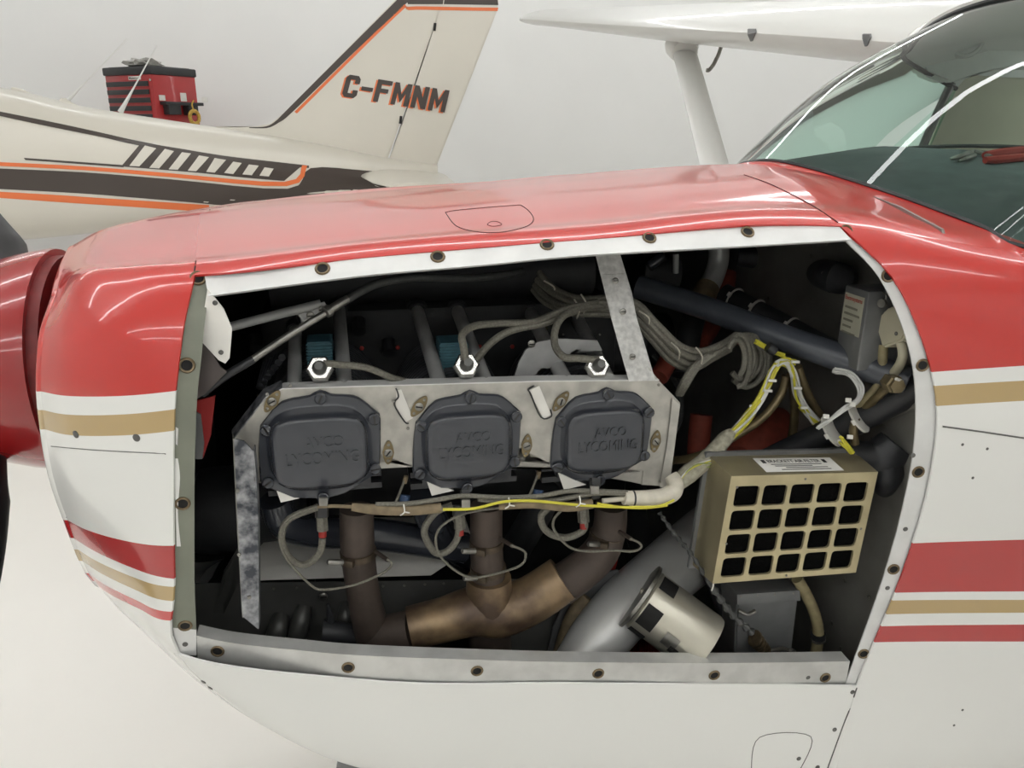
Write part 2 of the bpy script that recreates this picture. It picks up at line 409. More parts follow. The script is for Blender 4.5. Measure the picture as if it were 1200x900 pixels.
# ================================================================== the red and white aeroplane
AP = thing('airplane', 'red and white single-engine airplane with its engine side cowl opened', 'airplane')
def T_of(x): return 1.443 + (x+.2)*.073
def TR(q): return Vector(((q[0]+.22)*.91-.24, q[1]*.94, .593+(q[2]-.559)*.908))
YK = .925
def side_pts(l): return [P(q[0], q[1], q[2]*YK) for q in l]
def station(k0x, side, low, T=None):
    """13 control points from top centre over the near side to bottom centre"""
    s = side_pts(side); e = s[0]; T = T_of(k0x) if T is None else T; dz = T-e.z
    top = [Vector((k0x, 0, T)), Vector((k0x*.55+e.x*.45, e.y*.45, T-.20*dz)), Vector((k0x*.2+e.x*.8, e.y*.80, T-.62*dz))]
    return top+s+[TR(q) for q in low]
ST = [
 station(-.44, [(64, 350, -.33), (53, 383, -.385), (49, 415, -.41), (48, 455, -.42), (58, 538, -.405), (80, 612, -.37), (116, 688, -.31)], [(-.325, -.235, .87), (-.29, -.13, .81), (-.27, 0, .79)], 1.393),
 station(-.40, [(88, 330, -.40), (80, 372, -.435), (76, 412, -.455), (75, 456, -.46), (82, 545, -.45), (104, 630, -.41), (140, 715, -.355)], [(-.285, -.275, .815), (-.25, -.16, .755), (-.23, 0, .735)], 1.414),
 station(-.33, [(150, 325, -.45), (142, 372, -.485), (139, 416, -.50), (138, 462, -.505), (140, 552, -.497), (150, 650, -.47), (176, 742, -.43)], [(-.22, -.36, .775), (-.19, -.22, .69), (-.17, 0, .665)], 1.431),
 station(-.245, [(228, 322, -.475), (216, 376, -.508), (210, 420, -.522), (205, 468, -.528), (203, 560, -.525), (204, 680, -.512), (209, 767, -.49)], [(-.13, -.432, .745), (-.11, -.285, .63), (-.10, 0, .60)]),
 station(.0, [(420, 302.5, -.478), (412, 376, -.512), (410, 430, -.53), (408, 490, -.537), (408, 580, -.535), (410, 690, -.525), (420, 797, -.508)], [(.03, -.465, .67), (.03, -.33, .545), (.03, 0, .51)]),
 station(.30, [(680, 281, -.481), (690, 340, -.518), (696, 410, -.538), (700, 480, -.546), (700, 580, -.546), (690, 690, -.537), (672, 801, -.522)], [(.36, -.49, .60), (.36, -.37, .48), (.36, 0, .44)]),
 station(.722, [(985, 265, -.485), (1046, 325, -.525), (1080, 395, -.545), (1097, 462, -.555), (1092, 552, -.56), (1058, 672, -.552), (1004, 804, -.535)], [(.80, -.52, .52), (.80, -.42, .40), (.80, 0, .36)], 1.513),
]
wsb = [Vector((.752, 0, 1.5185)), Vector((.776, -.2, 1.496)), Vector((.843, -.385, 1.4505)), Vector((.895, -.472, 1.418))]
g_side = [Vector((.93, -.51, 1.38)), Vector((1.0, -.53, 1.31)), Vector((1.05, -.54, 1.225)), Vector((1.05, -.543, 1.11)), Vector((1.05, -.54, .94)), Vector((1.05, -.535, .74))]
ST.append(wsb+g_side+[Vector((1.05, -.515, .55)), Vector((1.05, -.42, .43)), Vector((1.05, 0, .39))])
h_side = [(1.75, -.53, 1.46), (1.8, -.55, 1.38), (1.85, -.56, 1.31), (1.85, -.565, 1.225), (1.85, -.57, 1.11), (1.85, -.565, .94), (1.85, -.56, .74), (1.85, -.54, .55), (1.85, -.42, .43), (1.85, 0, .39)]
ST.append([Vector((1.4, 0, 1.535)), Vector((1.4, -.2, 1.525)), Vector((1.5, -.4, 1.49))]+[Vector(q) for q in h_side])
def herm(pts, ts, t):
    n = len(pts); i = 0
    while i < n-2 and t > ts[i+1]: i += 1
    def tan(k):
        if k == 0: return (pts[1]-pts[0])/(ts[1]-ts[0])
        if k == n-1: return (pts[-1]-pts[-2])/(ts[-1]-ts[-2])
        a = (pts[k]-pts[k-1])/(ts[k]-ts[k-1]); b = (pts[k+1]-pts[k])/(ts[k+1]-ts[k]); wa = ts[k+1]-ts[k]; wb = ts[k]-ts[k-1]
        return (a*wa+b*wb)/(wa+wb)
    h = ts[i+1]-ts[i]; u = (t-ts[i])/h
    return pts[i]*(2*u**3-3*u*u+1)+tan(i)*(h*(u**3-2*u*u+u))+pts[i+1]*(-2*u**3+3*u*u)+tan(i+1)*(h*(u**3-u*u))
NS = len(ST); NK = 13
US = [0.]
for i in range(1, NS): US.append(US[-1]+sum((ST[i][k]-ST[i-1][k]).length for k in range(NK))/NK)
KS = [0.]
for k in range(1, NK): KS.append(KS[-1]+sum((ST[i][k]-ST[i][k-1]).length for i in range(NS))/NS)
def tvals(arr, a, b, n):
    out = []
    for i in range(a, b):
        for j in range(n): out.append(arr[i]+(arr[i+1]-arr[i])*j/n)
    out.append(arr[b]); return out
def surf_pt(u, k):
    row = [herm([ST[i][kk] for i in range(NS)], US, u) for kk in range(NK)]
    return herm(row, KS, k)
def patch(u0, u1, k0, k1, nu, nk):
    us = tvals(US, u0, u1, nu); ks = tvals(KS, k0, k1, nk); V = []
    for u in us:
        row = [herm([ST[i][kk] for i in range(NS)], US, u) for kk in range(NK)]
        V.append([herm(row, KS, k) for k in ks])
    return V
def skin(name, V, m, mirror=None, thick=.003, full=False, inner=None):
    """V rows along x, columns from top centre down; full adds the far half"""
    rows = []
    for r in V:
        if full == 'k0': rows.append([Vector((p.x, -p.y, p.z)) for p in r[:0:-1]]+list(r))
        elif full == 'k1': rows.append(list(r)+[Vector((p.x, -p.y, p.z)) for p in r[-2::-1]])
        elif full == 'ring': rows.append(list(r)+[Vector((p.x, -p.y, p.z)) for p in r[-2:0:-1]])
        elif mirror: rows.append([Vector((p.x, -p.y, p.z)) for p in r[::-1]])
        else: rows.append(list(r))
    nv = len(rows[0]); vs = [p for r in rows for p in r]; fs = grid_faces(len(rows), nv)
    if full == 'ring': fs += [(i*nv+nv-1, i*nv, (i+1)*nv, (i+1)*nv+nv-1) for i in range(len(rows)-1)]
    fs = [f[::-1] for f in fs]
    # outward orientation test
    f = fs[len(fs)//2]; c = sum((vs[i] for i in f), Vector())/4; nn = (vs[f[1]]-vs[f[0]]).cross(vs[f[2]]-vs[f[0]])
    if nn.dot(c-Vector((c.x, 0, 1.1))) < 0: fs = [g[::-1] for g in fs]
    v2, f2, fm = solidify(vs, fs, thick)
    o = part(name, v2, f2, m, AP, mats=[m, inner or M_inner], fm=fm, recalc=False)
    s = Surf(vs, fs); s.guess = 1.2; return o, s
zq = lambda px, py, Y: P(px, py, Y*YK).z
WB = WHT
_fs = lambda a, b: (b.z-a.z)/(b.x-a.x)
def fb(pa, pb, c):
    a = P(*pa); b = P(*pb); s = (b.z-a.z)/(b.x-a.x); return (a.z-s*a.x, s, c)
def nb(r, l, c):
    return fb((205, r, -.487), l, c)
M_nose = band_mat('nose_paint_bands', [
    nb(737, (135, 704, -.37), (196, 66, 64)), nb(726, (128, 692, -.37), WB), nb(713, (118, 676, -.37), GOLD), nb(695, (108, 660, -.37), WB),
    nb(685, (100, 645, -.37), (168, 26, 28)), nb(643, (83, 615, -.36), WB), nb(504, (52, 505, -.389), GOLD), nb(479, (50, 481, -.389), WB), nb(458, (48, 459, -.389), RED)], WB)
FY, FR = -.515, -.53
M_fus = band_mat('fuselage_paint_bands', [
    fb((1030, 760, FY), (1200, 753, FR), (176, 50, 50)), fb((1035, 740, FY), (1200, 733, FR), WB), fb((1040, 725, FY), (1200, 719, FR), GOLD), fb((1042, 708, FY), (1200, 704, FR), WB),
    fb((1050, 698, FY), (1200, 694, FR), (176, 50, 50)), fb((1062, 638, FY), (1200, 633, FR), WB), fb((1098, 476, FY), (1200, 472, FR), GOLD), fb((1098, 453, FY), (1200, 449, FR), WB), fb((1098, 437, FY), (1200, 432, FR), RED)], WB)
nose_o, S_nose = skin('nose_bowl', patch(0, 3, 0, 12, 8, 4), M_nose, full='ring')
top_o, S_top = skin('top_cowl', patch(3, 6, 0, 3, 8, 6), M_red, full='k0')
low_o, S_low = skin('lower_cowl', patch(3, 6, 9, 12, 8, 6), M_white, full='k1')
far_o, S_far = skin('side_cowl', patch(3, 6, 3, 9, 6, 3), M_fus, mirror=True)
deck_o, S_deck = skin('fuselage_side', patch(6, 8, 3, 12, 8, 4), M_fus, full='k1')
dk_o, S_dk = skin('cowl_deck', patch(6, 7, 0, 3, 6, 6), M_red, full='k0')
far2 = None
# nose front: rounded lip closing on a dark inlet face
L0 = patch(0, 1, 0, 12, 1, 4)[0]; ring = list(L0)+[Vector((p.x, -p.y, p.z)) for p in L0[-2:0:-1]]
cen = Vector((-.42, 0, 1.17)); rows = []
for sc_, dx in ((1, 0), (.992, -.006), (.972, -.010), (.945, -.006), (.91, .012), (.86, .05)):
    rows.append([Vector((p.x+dx, cen.y+(p.y-cen.y)*sc_, cen.z+(p.z-cen.z)*sc_)) for p in ring])
nr = len(ring); vs = [p for r in rows for p in r]
fs = [(i*nr+j, i*nr+(j+1) % nr, (i+1)*nr+(j+1) % nr, (i+1)*nr+j) for i in range(len(rows)-1) for j in range(nr)]
part('nose_lip', vs, fs, M_nose, AP)
vs = rows[-1]+[cen+Vector((.09, 0, 0))]
part('inlet_backing', vs, [(j, (j+1) % nr, nr) for j in range(nr)], M_inner, AP)
lathe('spinner_collar', (-.445, 0, 1.2), (-1, 0, 0), [(.17, -.05), (.168, 0), (.16, .005), (.12, .005)], M_spin, AP, 40)

# panel gaps of the skin
seam('panel_gap', [(60, 523), (120, 528), (204, 532)], S_nose, M_linew, AP, .6)
seam('panel_gap', [(246, 246), (235, 275), (228, 318)], S_nose, M_line, AP, .7)
seam('panel_gap', [(982, 261), (950, 240), (905, 217), (872, 205)], Multi(S_top, S_dk), M_line, AP, .8)
seam('panel_gap', [(1098, 499), (1150, 506), (1210, 515)], S_deck, M_linew, AP, .5)
seam('panel_gap', [(1004, 806), (996, 830), (988, 850), (968, 905)], Multi(S_low, S_deck), M_linew, AP, .8)
# oil filler door on the top cowl
seam('oil_door', [(522, 249), (540, 246), (600, 241), (613, 242), (625, 255), (618, 265), (590, 272), (560, 272), (535, 265), (522, 249)], S_top, M_line, AP, .5)
seam('oil_door_latch', [(571, 263), (575, 260), (583, 260), (588, 263), (582, 265), (575, 265), (571, 263)], S_top, M_line, AP, .35)
seam('access_door', [(880, 905), (890, 864), (950, 863), (936, 905)], S_low, M_linew, AP, .5)

# ---- frame of the opening
FRM = {}
def frame(name, outer, inner, m, lip=None, label=None):
    A = side_pts(outer); B = side_pts(inner)
    A2 = [a+Vector((0, .004, 0)) for a in A]
    rows = [catmull(A2, 5), catmull(B, 5)]
    if lip: rows.append([b+Vector(lip) for b in rows[-1]])
    vs = [rows[j][i] for i in range(len(rows[0])) for j in range(len(rows))]; fs = grid_faces(len(rows[0]), len(rows))
    f = fs[0]; nn = (vs[f[1]]-vs[f[0]]).cross(vs[f[2]]-vs[f[0]])
    if nn.y > 0: fs = [g[::-1] for g in fs]
    v2, f2, fm = solidify(vs, fs, .0025)
    o = part(name, v2, f2, m, AP, recalc=False, label=label); s = Surf(vs, fs); s.guess = 1.1; return o, s
fl, S_fl = frame('side_frame', [(226, 320, -.475), (212, 376, -.508), (206, 420, -.522), (201, 468, -.528), (199, 560, -.525), (200, 680, -.512), (202, 738, -.496)],
                 [(247, 321, -.468), (240, 376, -.500), (236, 420, -.514), (231, 468, -.520), (228, 560, -.517), (228, 680, -.504), (230, 738, -.488)], M_primer, None, 'grey-green primed strip')
fl2, S_fl2 = frame('lower_corner', [(202, 738, -.496), (204, 770, -.49)], [(230, 738, -.488), (230, 768, -.486)], M_flangeW)
ft, S_ft = frame('top_rail', [(238, 318, -.474), (420, 298, -.476), (560, 287, -.478), (680, 278, -.480), (860, 267, -.482), (982, 262, -.484)],
                 [(244, 347, -.494), (420, 323.5, -.497), (560, 311, -.499), (680, 299.5, -.501), (860, 289, -.503), (998, 281, -.500)], M_flangeW, (0, .012, -.004), 'bare metal top rail')
fr, S_fr = frame('aft_frame', [(984, 262, -.485), (1049, 325, -.525), (1084, 395, -.545), (1100, 462, -.555), (1096, 552, -.56), (1062, 672, -.552), (1006, 805, -.535)],
                 [(992, 283, -.492), (1030, 325, -.515), (1060, 390, -.535), (1073, 462, -.545), (1067, 552, -.55), (1037, 672, -.542), (990, 803, -.527)], M_flangeW, None, 'pale curved metal strip')
fb_, S_fb = frame('bottom_rail', [(231, 773, -.488), (275, 782, -.492), (350, 795, -.500), (420, 802, -.506), (550, 806, -.515), (672, 807, -.520), (850, 808, -.526), (992, 808, -.530)],
                 [(230, 745, -.488), (275, 754, -.492), (350, 762, -.500), (420, 768, -.506), (550, 773, -.515), (672, 776, -.520), (850, 777, -.526), (996, 775, -.530)], M_flange, (0, .022, .001), 'worn bare metal bottom rail')
for S, o, pts in ((S_fl, fl, [(232, 326), (219, 428), (214, 590), (217, 733)]),
                  (S_ft, ft, [(378, 315), (513, 301), (641, 287), (761, 279), (876, 272)]),
                  (S_fr, fr, [(991, 271), (1041, 323), (1081, 428), (1076, 553), (1047, 667), (1012, 766)]),
                  (S_fb, fb_, [(255, 763), (408, 782), (559, 786), (701, 789), (837, 791), (967, 794)])):
    for q in pts:
        h, n = S.hit(*q)
        if h is not None: receptacle(h, n, o, 1.0)
for S, o, pts in ((S_fr, fr, [(1061, 620), (1040, 689), (1098, 560)]), (S_fb, fb_, [(947, 794)]), (S_fl2, fl2, [(217, 755)])):
    for q in pts:
        h, n = S.hit(*q)
        if h is not None: screw(h, n, o, .75, ME_grey)
for S, o, pts, s in ((S_nose, nose_o, [(89, 509), (160, 513)], 1.0), (Multi(S_low, S_deck), low_o, [(218, 769), (222, 787), (999, 811), (978, 855), (958, 899), (936, 889)], .8),
                     (S_deck, deck_o, [(1128, 521), (1157, 526), (1128, 832), (1118, 850), (1140, 560)], .45)):
    for q in pts:
        h, n = S.hit(*q)
        if h is not None: screw(h, n, o, s, ME_grey)
decal('paint_chip', [(205.5, 537), (205, 560), (206, 600), (207, 640)], [(208.5, 537), (211, 560), (208.5, 600), (212, 640)], S_fl, M_white, fl, .0006)
decal('paint_chip', [(206, 500), (206, 520)], [(209, 502), (208, 522)], S_fl, M_white, fl, .0006)
# firewall
F6 = ST[6]; fw_ring = [p+Vector((-.004 if i < 3 else 0, 0, 0)) for i, p in enumerate(F6)]
XF = .752
ring = [Vector((XF, p.y*.985, 1.1+(p.z-1.1)*.98)) for p in fw_ring]; ring += [Vector((XF, -p.y, p.z)) for p in ring[-2:0:-1]]
prism('firewall', ring, (.004, 0, 0), M_fwall, AP)
PF = lambda px, py: PX(px, py, XF-.001)
# firewall stiffeners and rivets
tube('firewall_rib', [PF(1005, 505), PF(1040, 486), PF(1078, 472)], .008, M_fwall, AP, 4, 8)
for q in [(1010, 480), (1022, 487), (1035, 500), (1040, 478), (990, 680), (1018, 700), (975, 730), (985, 760), (965, 730), (1040, 520), (950, 300), (968, 285), (985, 480), (900, 350), (915, 420), (950, 405)]:
    screw(PF(*q), (-1, 0, 0), AP, 1.6, ME_rivet, name='rivet')
# windshield, fairing, cabin
BH = [(.3, .8078, 1.4758), (.2, .7768, 1.4974), (.1, .7582, 1.5128), (0, .752, 1.5196)]
base = [Vector((1.25, .53, 1.41)), Vector((.889, .47, 1.4242)), Vector((.8512, .4, 1.4471))]+[Vector((x, y, z)) for y, x, z in BH]+[Vector((x, -y, z)) for y, x, z in BH[2::-1]]+[Vector((.8512, -.4, 1.4471)), Vector((.889, -.47, 1.4242)), Vector((1.25, -.53, 1.41))]
topc = [Vector((1.56, .54, 1.68))]+[Vector((1.18+.75*y*y, y, 1.802-.27*y*y)) for y in (.48, .4, .3, .2, .1, 0, -.1, -.2, -.3, -.4, -.48)]+[Vector((1.56, -.54, 1.68))]
midc = [a.lerp(b, .5)+Vector((-.022, 0, .022))+Vector((0, .010*(1 if a.y > 0 else -1), 0)) for a, b in zip(base, topc)]
rows = [catmull(base, 6), catmull(midc, 6), catmull(topc, 6)]; V = []
for i in range(len(rows[0])):
    V += catmull([rows[0][i], rows[1][i], rows[2][i]], 5)
nk = 11; fs = grid_faces(len(rows[0]), nk)
ws = part('windshield', V, fs, M_glass, AP, label='green tinted curved windshield')
edge = catmull(topc, 6); v, f = tube_geo(edge, .006, 6); part('windshield_seal', v, f, M_rub, AP)
v, f = tube_geo(catmull(base, 6), .004, 6); part('windshield_base_seal', v, f, M_rub, AP)
# raised fairing lip under the glass
B0 = [b+Vector((-.002, 0, -.001)) for b in base[1:-1]]
B1 = [Vector((b.x-(.030+.05*min(abs(b.y)/.5, 1)), b.y*1.02, b.z-.014-.018*abs(b.y))) for b in base[1:-1]]
Bm = [a.lerp(b, .5)+Vector((-.003, 0, .006)) for a, b in zip(B0, B1)]
ruled('windshield_fairing', B0, B1, M_red, AP, .003, mid=Bm)
# glareshield and cabin shell
gl = catmull(base[1:-1], 5); g2 = [Vector((1.32, p.y*.98, 1.53-.035*(p.y/.5)**2)) for p in gl]; g1 = [a.lerp(b, .4)+Vector((0, 0, .018-.03*abs(a.y))) for a, b in zip(gl, g2)]
gl0 = [p+Vector((.012, 0, -.008)) for p in gl]
_gv = [r_[i] for i in range(len(gl0)) for r_ in (gl0, g1, g2)]; S_gl = Surf(_gv, grid_faces(len(gl0), 3)); S_gl.guess = 2.
ruled('glareshield', gl0, g2, M_glare, AP, .004, mid=g1)
ruled('glareshield_lip', g2, [p+Vector((.02, 0, -.06)) for p in g2], M_glare, AP, .004)
tube('glareshield_trim', [p+Vector((-.10, 0, .016)) for p in g2[3:-3:3]], .004, M_cblk, AP, 4, 6)
box('cabin_floor', (1.2, -.52, .8), (2.7, .52, .83), M_cblk, AP)
box('instrument_panel', (1.32, -.48, 1.1), (1.35, .48, 1.45), M_cblk, AP)
part('side_window', [base[0]+Vector((.002, 0, 0)), P(1086, 182, .54), P(1118, 97, .545), topc[0]+Vector((.002, 0, 0))], [(0, 1, 2, 3)], M_glass, AP, smooth=False)
pillar = [P(1080, 175, .53), P(1095, 140, .54), P(1115, 97, .54)]
tube('windshield_pillar', pillar, .011, M_gbox, AP, 6, 8)
prism('door_trim', [P(1086, 178, .545), P(1120, 97, .545), P(1210, 66, .545), P(1330, 60, .545), P(1330, 230, .545)], (0, .012, 0), M_inter, AP)
prism('headliner', [P(x, y, .5) for x, y in ((1070, 62), (1075, 42), (1092, 28), (1120, 15), (1230, 8), (1330, 8), (1330, 60), (1200, 68), (1112, 98), (1085, 88))], (0, .05, 0), M_head, AP, bev=.01)
pv = P(1133, 47, .49)
lathe('air_vent', pv+Vector((0, .01, 0)), (-.35, -1, -.1), [(.042, -.01), (.042, .022), (.038, .028), (.032, .028), (.030, .022), (.02, .022)], M_white, AP, 24)
ruled('roof', topc, [Vector((1.8, p.y, p.z+.05)) for p in topc], M_white, AP, .012, mid=[Vector((1.6, p.y, p.z+.045)) for p in topc])
sb = box_bm((1.85, .05, 1.15), (1.97, .45, 1.63), .05); bm_part('seat_back', sb, mat('seat_cloth', (158, 156, 142), .8, noise=.1, nscale=40), AP)
sb = box_bm((1.85, -.45, 1.15), (1.97, -.05, 1.63), .05); bm_part('seat_back', sb, mat('seat_cloth', (158, 156, 142), .8, noise=.1, nscale=40), AP)
# wings
def airfoil(le, chord, th, n=14):
    up = []; lo = []
    for i in range(n+1):
        c = (i/n)**2; yt = th/2*math.sqrt(max(0, 1-((.28-c)/.28)**2)) if c < .28 else th/2*(1-((c-.28)/.72)**1.6)+.001
        cm = .02*4*c*(1-c)
        up.append(Vector((le.x+c*chord, le.y, le.z+(cm+yt)*chord))); lo.append(Vector((le.x+c*chord, le.y, le.z+(cm-yt)*chord)))
    return up[::-1]+lo[1:]
def wing(sgn):
    sec = [(.54, 1.385, 1.785, 1.6, .125), (1.2, 1.385, 1.875, 1.6, .125), (2.6, 1.385, 2.06, 1.55, .12), (4.2, 1.385, 2.275, 1.30, .11), (4.9, 1.385, 2.37, 1.22, .11), (5.25, 1.385, 2.416, 1.19, .11), (5.32, 1.39, 2.422, 1.18, .10), (5.355, 1.40, 2.425, 1.15, .075), (5.37, 1.43, 2.426, 1.08, .035)]
    V = []
    for y, x, z, c, t in sec: V.append(airfoil(Vector((x, y*sgn, z)), c, t))
    nv = len(V[0]); vs = [p for r in V for p in r]; fs = grid_faces(len(V), nv)
    fs += [(i*nv+nv-1, i*nv, (i+1)*nv, (i+1)*nv+nv-1) for i in range(len(V)-1)]
    fs.append(tuple(range((len(V)-1)*nv, len(V)*nv))); fs.append(tuple(range(nv)))
    o = part('wing', vs, fs, M_white, AP); s = Surf(vs, fs); s.guess = 4; return o, s
wr, S_w = wing(1); wl, _ = wing(-1)
def strut(sgn):
    a = P(803, 64, 2.45); b = P(839, 200, 1.6); d = b-a; e = a+d*((a.y-.56)/(-d.y)); a = a-d*.02
    V = []
    for t in (0, .5, 1):
        c = a.lerp(e, t); r = []
        for k in range(16):
            an = 2*math.pi*k/16; r.append(Vector((c.x+.062*math.cos(an), (c.y)*sgn, c.z+.024*math.sin(an))) + Vector((0, .018*math.sin(an)*-sgn, 0)))
        V.append(r)
    vs = [p for r in V for p in r]; fs = [(i*16+k, i*16+(k+1) % 16, (i+1)*16+(k+1) % 16, (i+1)*16+k) for i in range(2) for k in range(16)]+[tuple(range(16)), tuple(range(32, 48))]
    return part('wing_strut', vs, fs, M_white, AP), a, e
so, sa, se = strut(1); strut(-1)
lathe('strut_cuff', sa+Vector((.0, .03, .035)), (se-sa), [(.085, -.02), (.075, .02), (.066, .05), (.062, .08)], M_white, AP, 20)
tube('tie_down_hook', [P(846, 52, 2.5), P(842, 64, 2.5), P(839, 70, 2.5), P(836, 76, 2.5), P(831, 82, 2.5), P(828, 82, 2.5)], .010, M_steel, AP, 4, 8)
for q in ((883, 40), (1018, 46)):
    pts = []
    for dx, dy in ((-5, -6), (4, -6), (4.5, -2), (0, 7), (-2, 7), (-5, -1)):
        h, n = S_w.hit(q[0]+dx, q[1]+dy)
        if h is not None: pts.append(h+n*.003)
    if len(pts) > 3: prism('wing_vent', pts, (-.004, 0, -.002), M_gbox, wr)
for i in range(26):
    h, n = S_w.hit(885+i*6+random.uniform(-2, 2), 62+i*.55+(i % 3)*4)
    if h is not None: screw(h, n, wr, 1.3, ME_rivet, name='rivet')
# red scoop on the far side of the cowl, cowl flap, landing gear
prism('cowl_scoop', [P(766, 208, .42), P(783, 196, .42), P(850, 198, .42), P(870, 212, .42), P(800, 220, .42)], (0, .09, -.01), M_red, AP, bev=.004)
prism('cowl_flap', [P(394, 905, -.26), P(397, 884, -.26), P(415, 886, -.26), P(430, 896, -.26), P(440, 912, -.26), P(420, 915, -.26)], (.0, .012, -.0), M_gbox, AP)
def wheel(x, y, top):
    tube('gear_leg', [Vector(top), Vector((x, y*1.0, .2))], .03, M_white, AP, 4, 10)
    lathe('gear_wheel', (x, y-.08, .205), (0, 1, 0), [(.08, 0), (.17, .01), (.2, .04), (.205, .08), (.2, .12), (.17, .15), (.08, .16)], M_tyre, AP, 28)
wheel(.1, 0, (.15, 0, .56)); wheel(1.8, -1.2, (1.6, -.35, .58)); wheel(1.8, 1.2, (1.6, .35, .58))
tube('tail_boom', [Vector((2.72, 0, 1.2)), Vector((4.2, 0, 1.28)), Vector((6.2, 0, 1.35))], [.54, .38, .12], M_white, AP, 5, 20)

# ================================================================== propeller
PR = thing('propeller', 'dark red spinner and black propeller blades at the nose of the red airplane', 'propeller')
SP = Vector((-.474, 0, 1.206))
prof = [(.180, 0), (.181, .008), (.174, .05), (.158, .11), (.135, .17), (.10, .24), (.055, .30), (.012, .33)]
vs, fs = lathe_geo(prof, 48); Msp = mat_at(SP, (-1, 0, .0)); vs = [Msp@v for v in vs]
sp_o = part('spinner', vs, fs, M_spin, PR, label='glossy dark red spinner cone'); S_sp = Surf(vs, fs); S_sp.guess = 1.7
lathe('spinner_backplate', SP+Vector((.018, 0, 0)), (-1, 0, 0), [(.15, 0), (.170, .002), (.170, .018), (.15, .018)], M_dkred, PR, 40)
for q in ((54, 313), (46, 352), (42, 400), (43, 454), (51, 502)):
    h, n = S_sp.hit(*q)
    if h is not None: screw(h, n, sp_o, 1.35, ME_screw, rot=random.random()*3)
def blade(name, pts, wid, thk):
    path = catmull(pts, 6); n = len(path); V = []
    for i, p in enumerate(path):
        t = i/(n-1); T = (path[min(i+1, n-1)]-path[max(i-1, 0)]).normalized()
        tw = math.radians(62-38*t); a = Vector((math.cos(tw), math.sin(tw)*.9, 0)); a = (a-T*a.dot(T)).normalized(); b = T.cross(a)
        ww = wid[0]+(wid[1]-wid[0])*min(1, t*3) if t < .9 else wid[1]*(1-(t-.9)*7); th = thk[0]+(thk[1]-thk[0])*t
        V.append([p+a*(ww*math.cos(k*math.pi/7))+b*(th*math.sin(k*math.pi/7)) for k in range(14)])
    vs = [p for r in V for p in r]; fs = [(i*14+k, i*14+(k+1) % 14, (i+1)*14+(k+1) % 14, (i+1)*14+k) for i in range(n-1) for k in range(14)]+[tuple(range(14)), tuple(range((n-1)*14, n*14))]
    return part(name, vs, fs, M_blade, PR)
bc = SP+Vector((-.125, 0, 0))
blade('blade', [bc+Vector((.01, -.09, -.08)), P(-40, 560, -.16), P(-52, 640, -.22), P(-76, 740, -.30), P(-126, 900, -.40)], (.035, .062), (.03, .010))
blade('blade', [bc+Vector((.01, .08, .09)), P(-8, 300, .15), P(-38, 262, .22), P(-120, 170, .40), P(-230, 60, .55)], (.035, .062), (.03, .010))
# ================================================================== engine
EN = thing('engine', 'dark grey six-cylinder aircraft engine with three rocker covers inside the open cowl', 'engine')
CY = -.40                                                   # plane of the cylinder head faces
cc = [P(376, 522, CY), P(547, 516, CY), P(704, 510, CY)]     # cover centres
zc = sum(c.z for c in cc)/3
box('crankcase', (cc[0].x-.1, -.12, zc-.13), (cc[2].x+.12, .12, zc+.12), M_case, EN, .02)
box('oil_sump', (cc[0].x-.04, -.15, zc-.24), (cc[2].x+.10, .15, zc-.13), M_case, EN, .03)
tube('intake_plenum', [Vector((cc[0].x-.08, -.05, zc+.15)), Vector((cc[2].x+.08, -.05, zc+.16))], .05, M_case, EN, 4, 16)
prof = []; y = 0.
prof.append((.060, 0.))
for i in range(17):
    z0 = .02+i*.012; prof += [(.060, z0), (.079, z0+.001), (.079, z0+.004), (.060, z0+.005)]
prof.append((.060, .24))
for i, c in enumerate(cc):
    lathe('cylinder', (c.x, -.12, c.z-.008), (0, -1, 0), prof, M_fin, EN, 32)
    # finned head
    bm = bmesh.new()
    for k in range(8): box_bm((c.x-.074, -.37, c.z-.080+k*.0175), (c.x+.074, -.30, c.z-.072+k*.0175), 0, bm)
    box_bm((c.x-.060, -.40, c.z-.060), (c.x+.060, -.29, c.z+.040), 0, bm)
    bm_part('cylinder_head', bm, M_fin, EN, False)
for (x0, y0, x1, y1) in ((358, 402, 391, 436), (515, 403, 549, 436)):
    bm = bmesh.new(); a = P(x0, y0, -.30); b = P(x1, y1, -.30); n = 10
    for k in range(n):
        z0 = b.z+(a.z-b.z)*k/n; box_bm((a.x, -.30, z0), (b.x, -.25, z0+(a.z-b.z)/n*.62), 0, bm)
    box_bm((a.x+.002, -.298, b.z), (b.x-.002, -.255, a.z), 0, bm)
    bm_part('head_fins', bm, M_blue, EN, False, label='blue painted fin block')
# rocker covers
OUT = [(550, 113), (522, 124), (500, 138), (450, 146), (400, 150), (355, 163), (318, 190), (272, 245), (236, 288), (222, 370), (213, 460), (207, 598), (212, 620), (232, 634), (300, 672), (372, 714), (440, 722), (498, 728), (512, 745), (540, 745), (552, 728), (600, 722), (642, 708), (735, 650), (828, 600), (838, 520), (845, 430), (851, 272), (842, 255), (820, 238), (782, 198), (745, 166), (715, 152), (680, 146), (605, 140), (578, 124)]
mp = mpx(cc[1])
def resample(poly, n):
    pts = [Vector((x, y, 0)) for x, y in poly]; L = [0]
    for i in range(len(pts)): L.append(L[-1]+(pts[(i+1) % len(pts)]-pts[i]).length)
    out = []
    for k in range(n):
        s = L[-1]*k/n; i = 0
        while L[i+1] < s: i += 1
        out.append(pts[i].lerp(pts[(i+1) % len(pts)], (s-L[i])/(L[i+1]-L[i])))
    return out
NB = 72; oc = Vector((531, 430, 0)); dc = Vector((530, 432, 0))
o_loop = resample(OUT, NB)
def toloc(q): return Vector(((q.x-531)/5*mp, -(q.y-430)/5*mp))       # local right, up
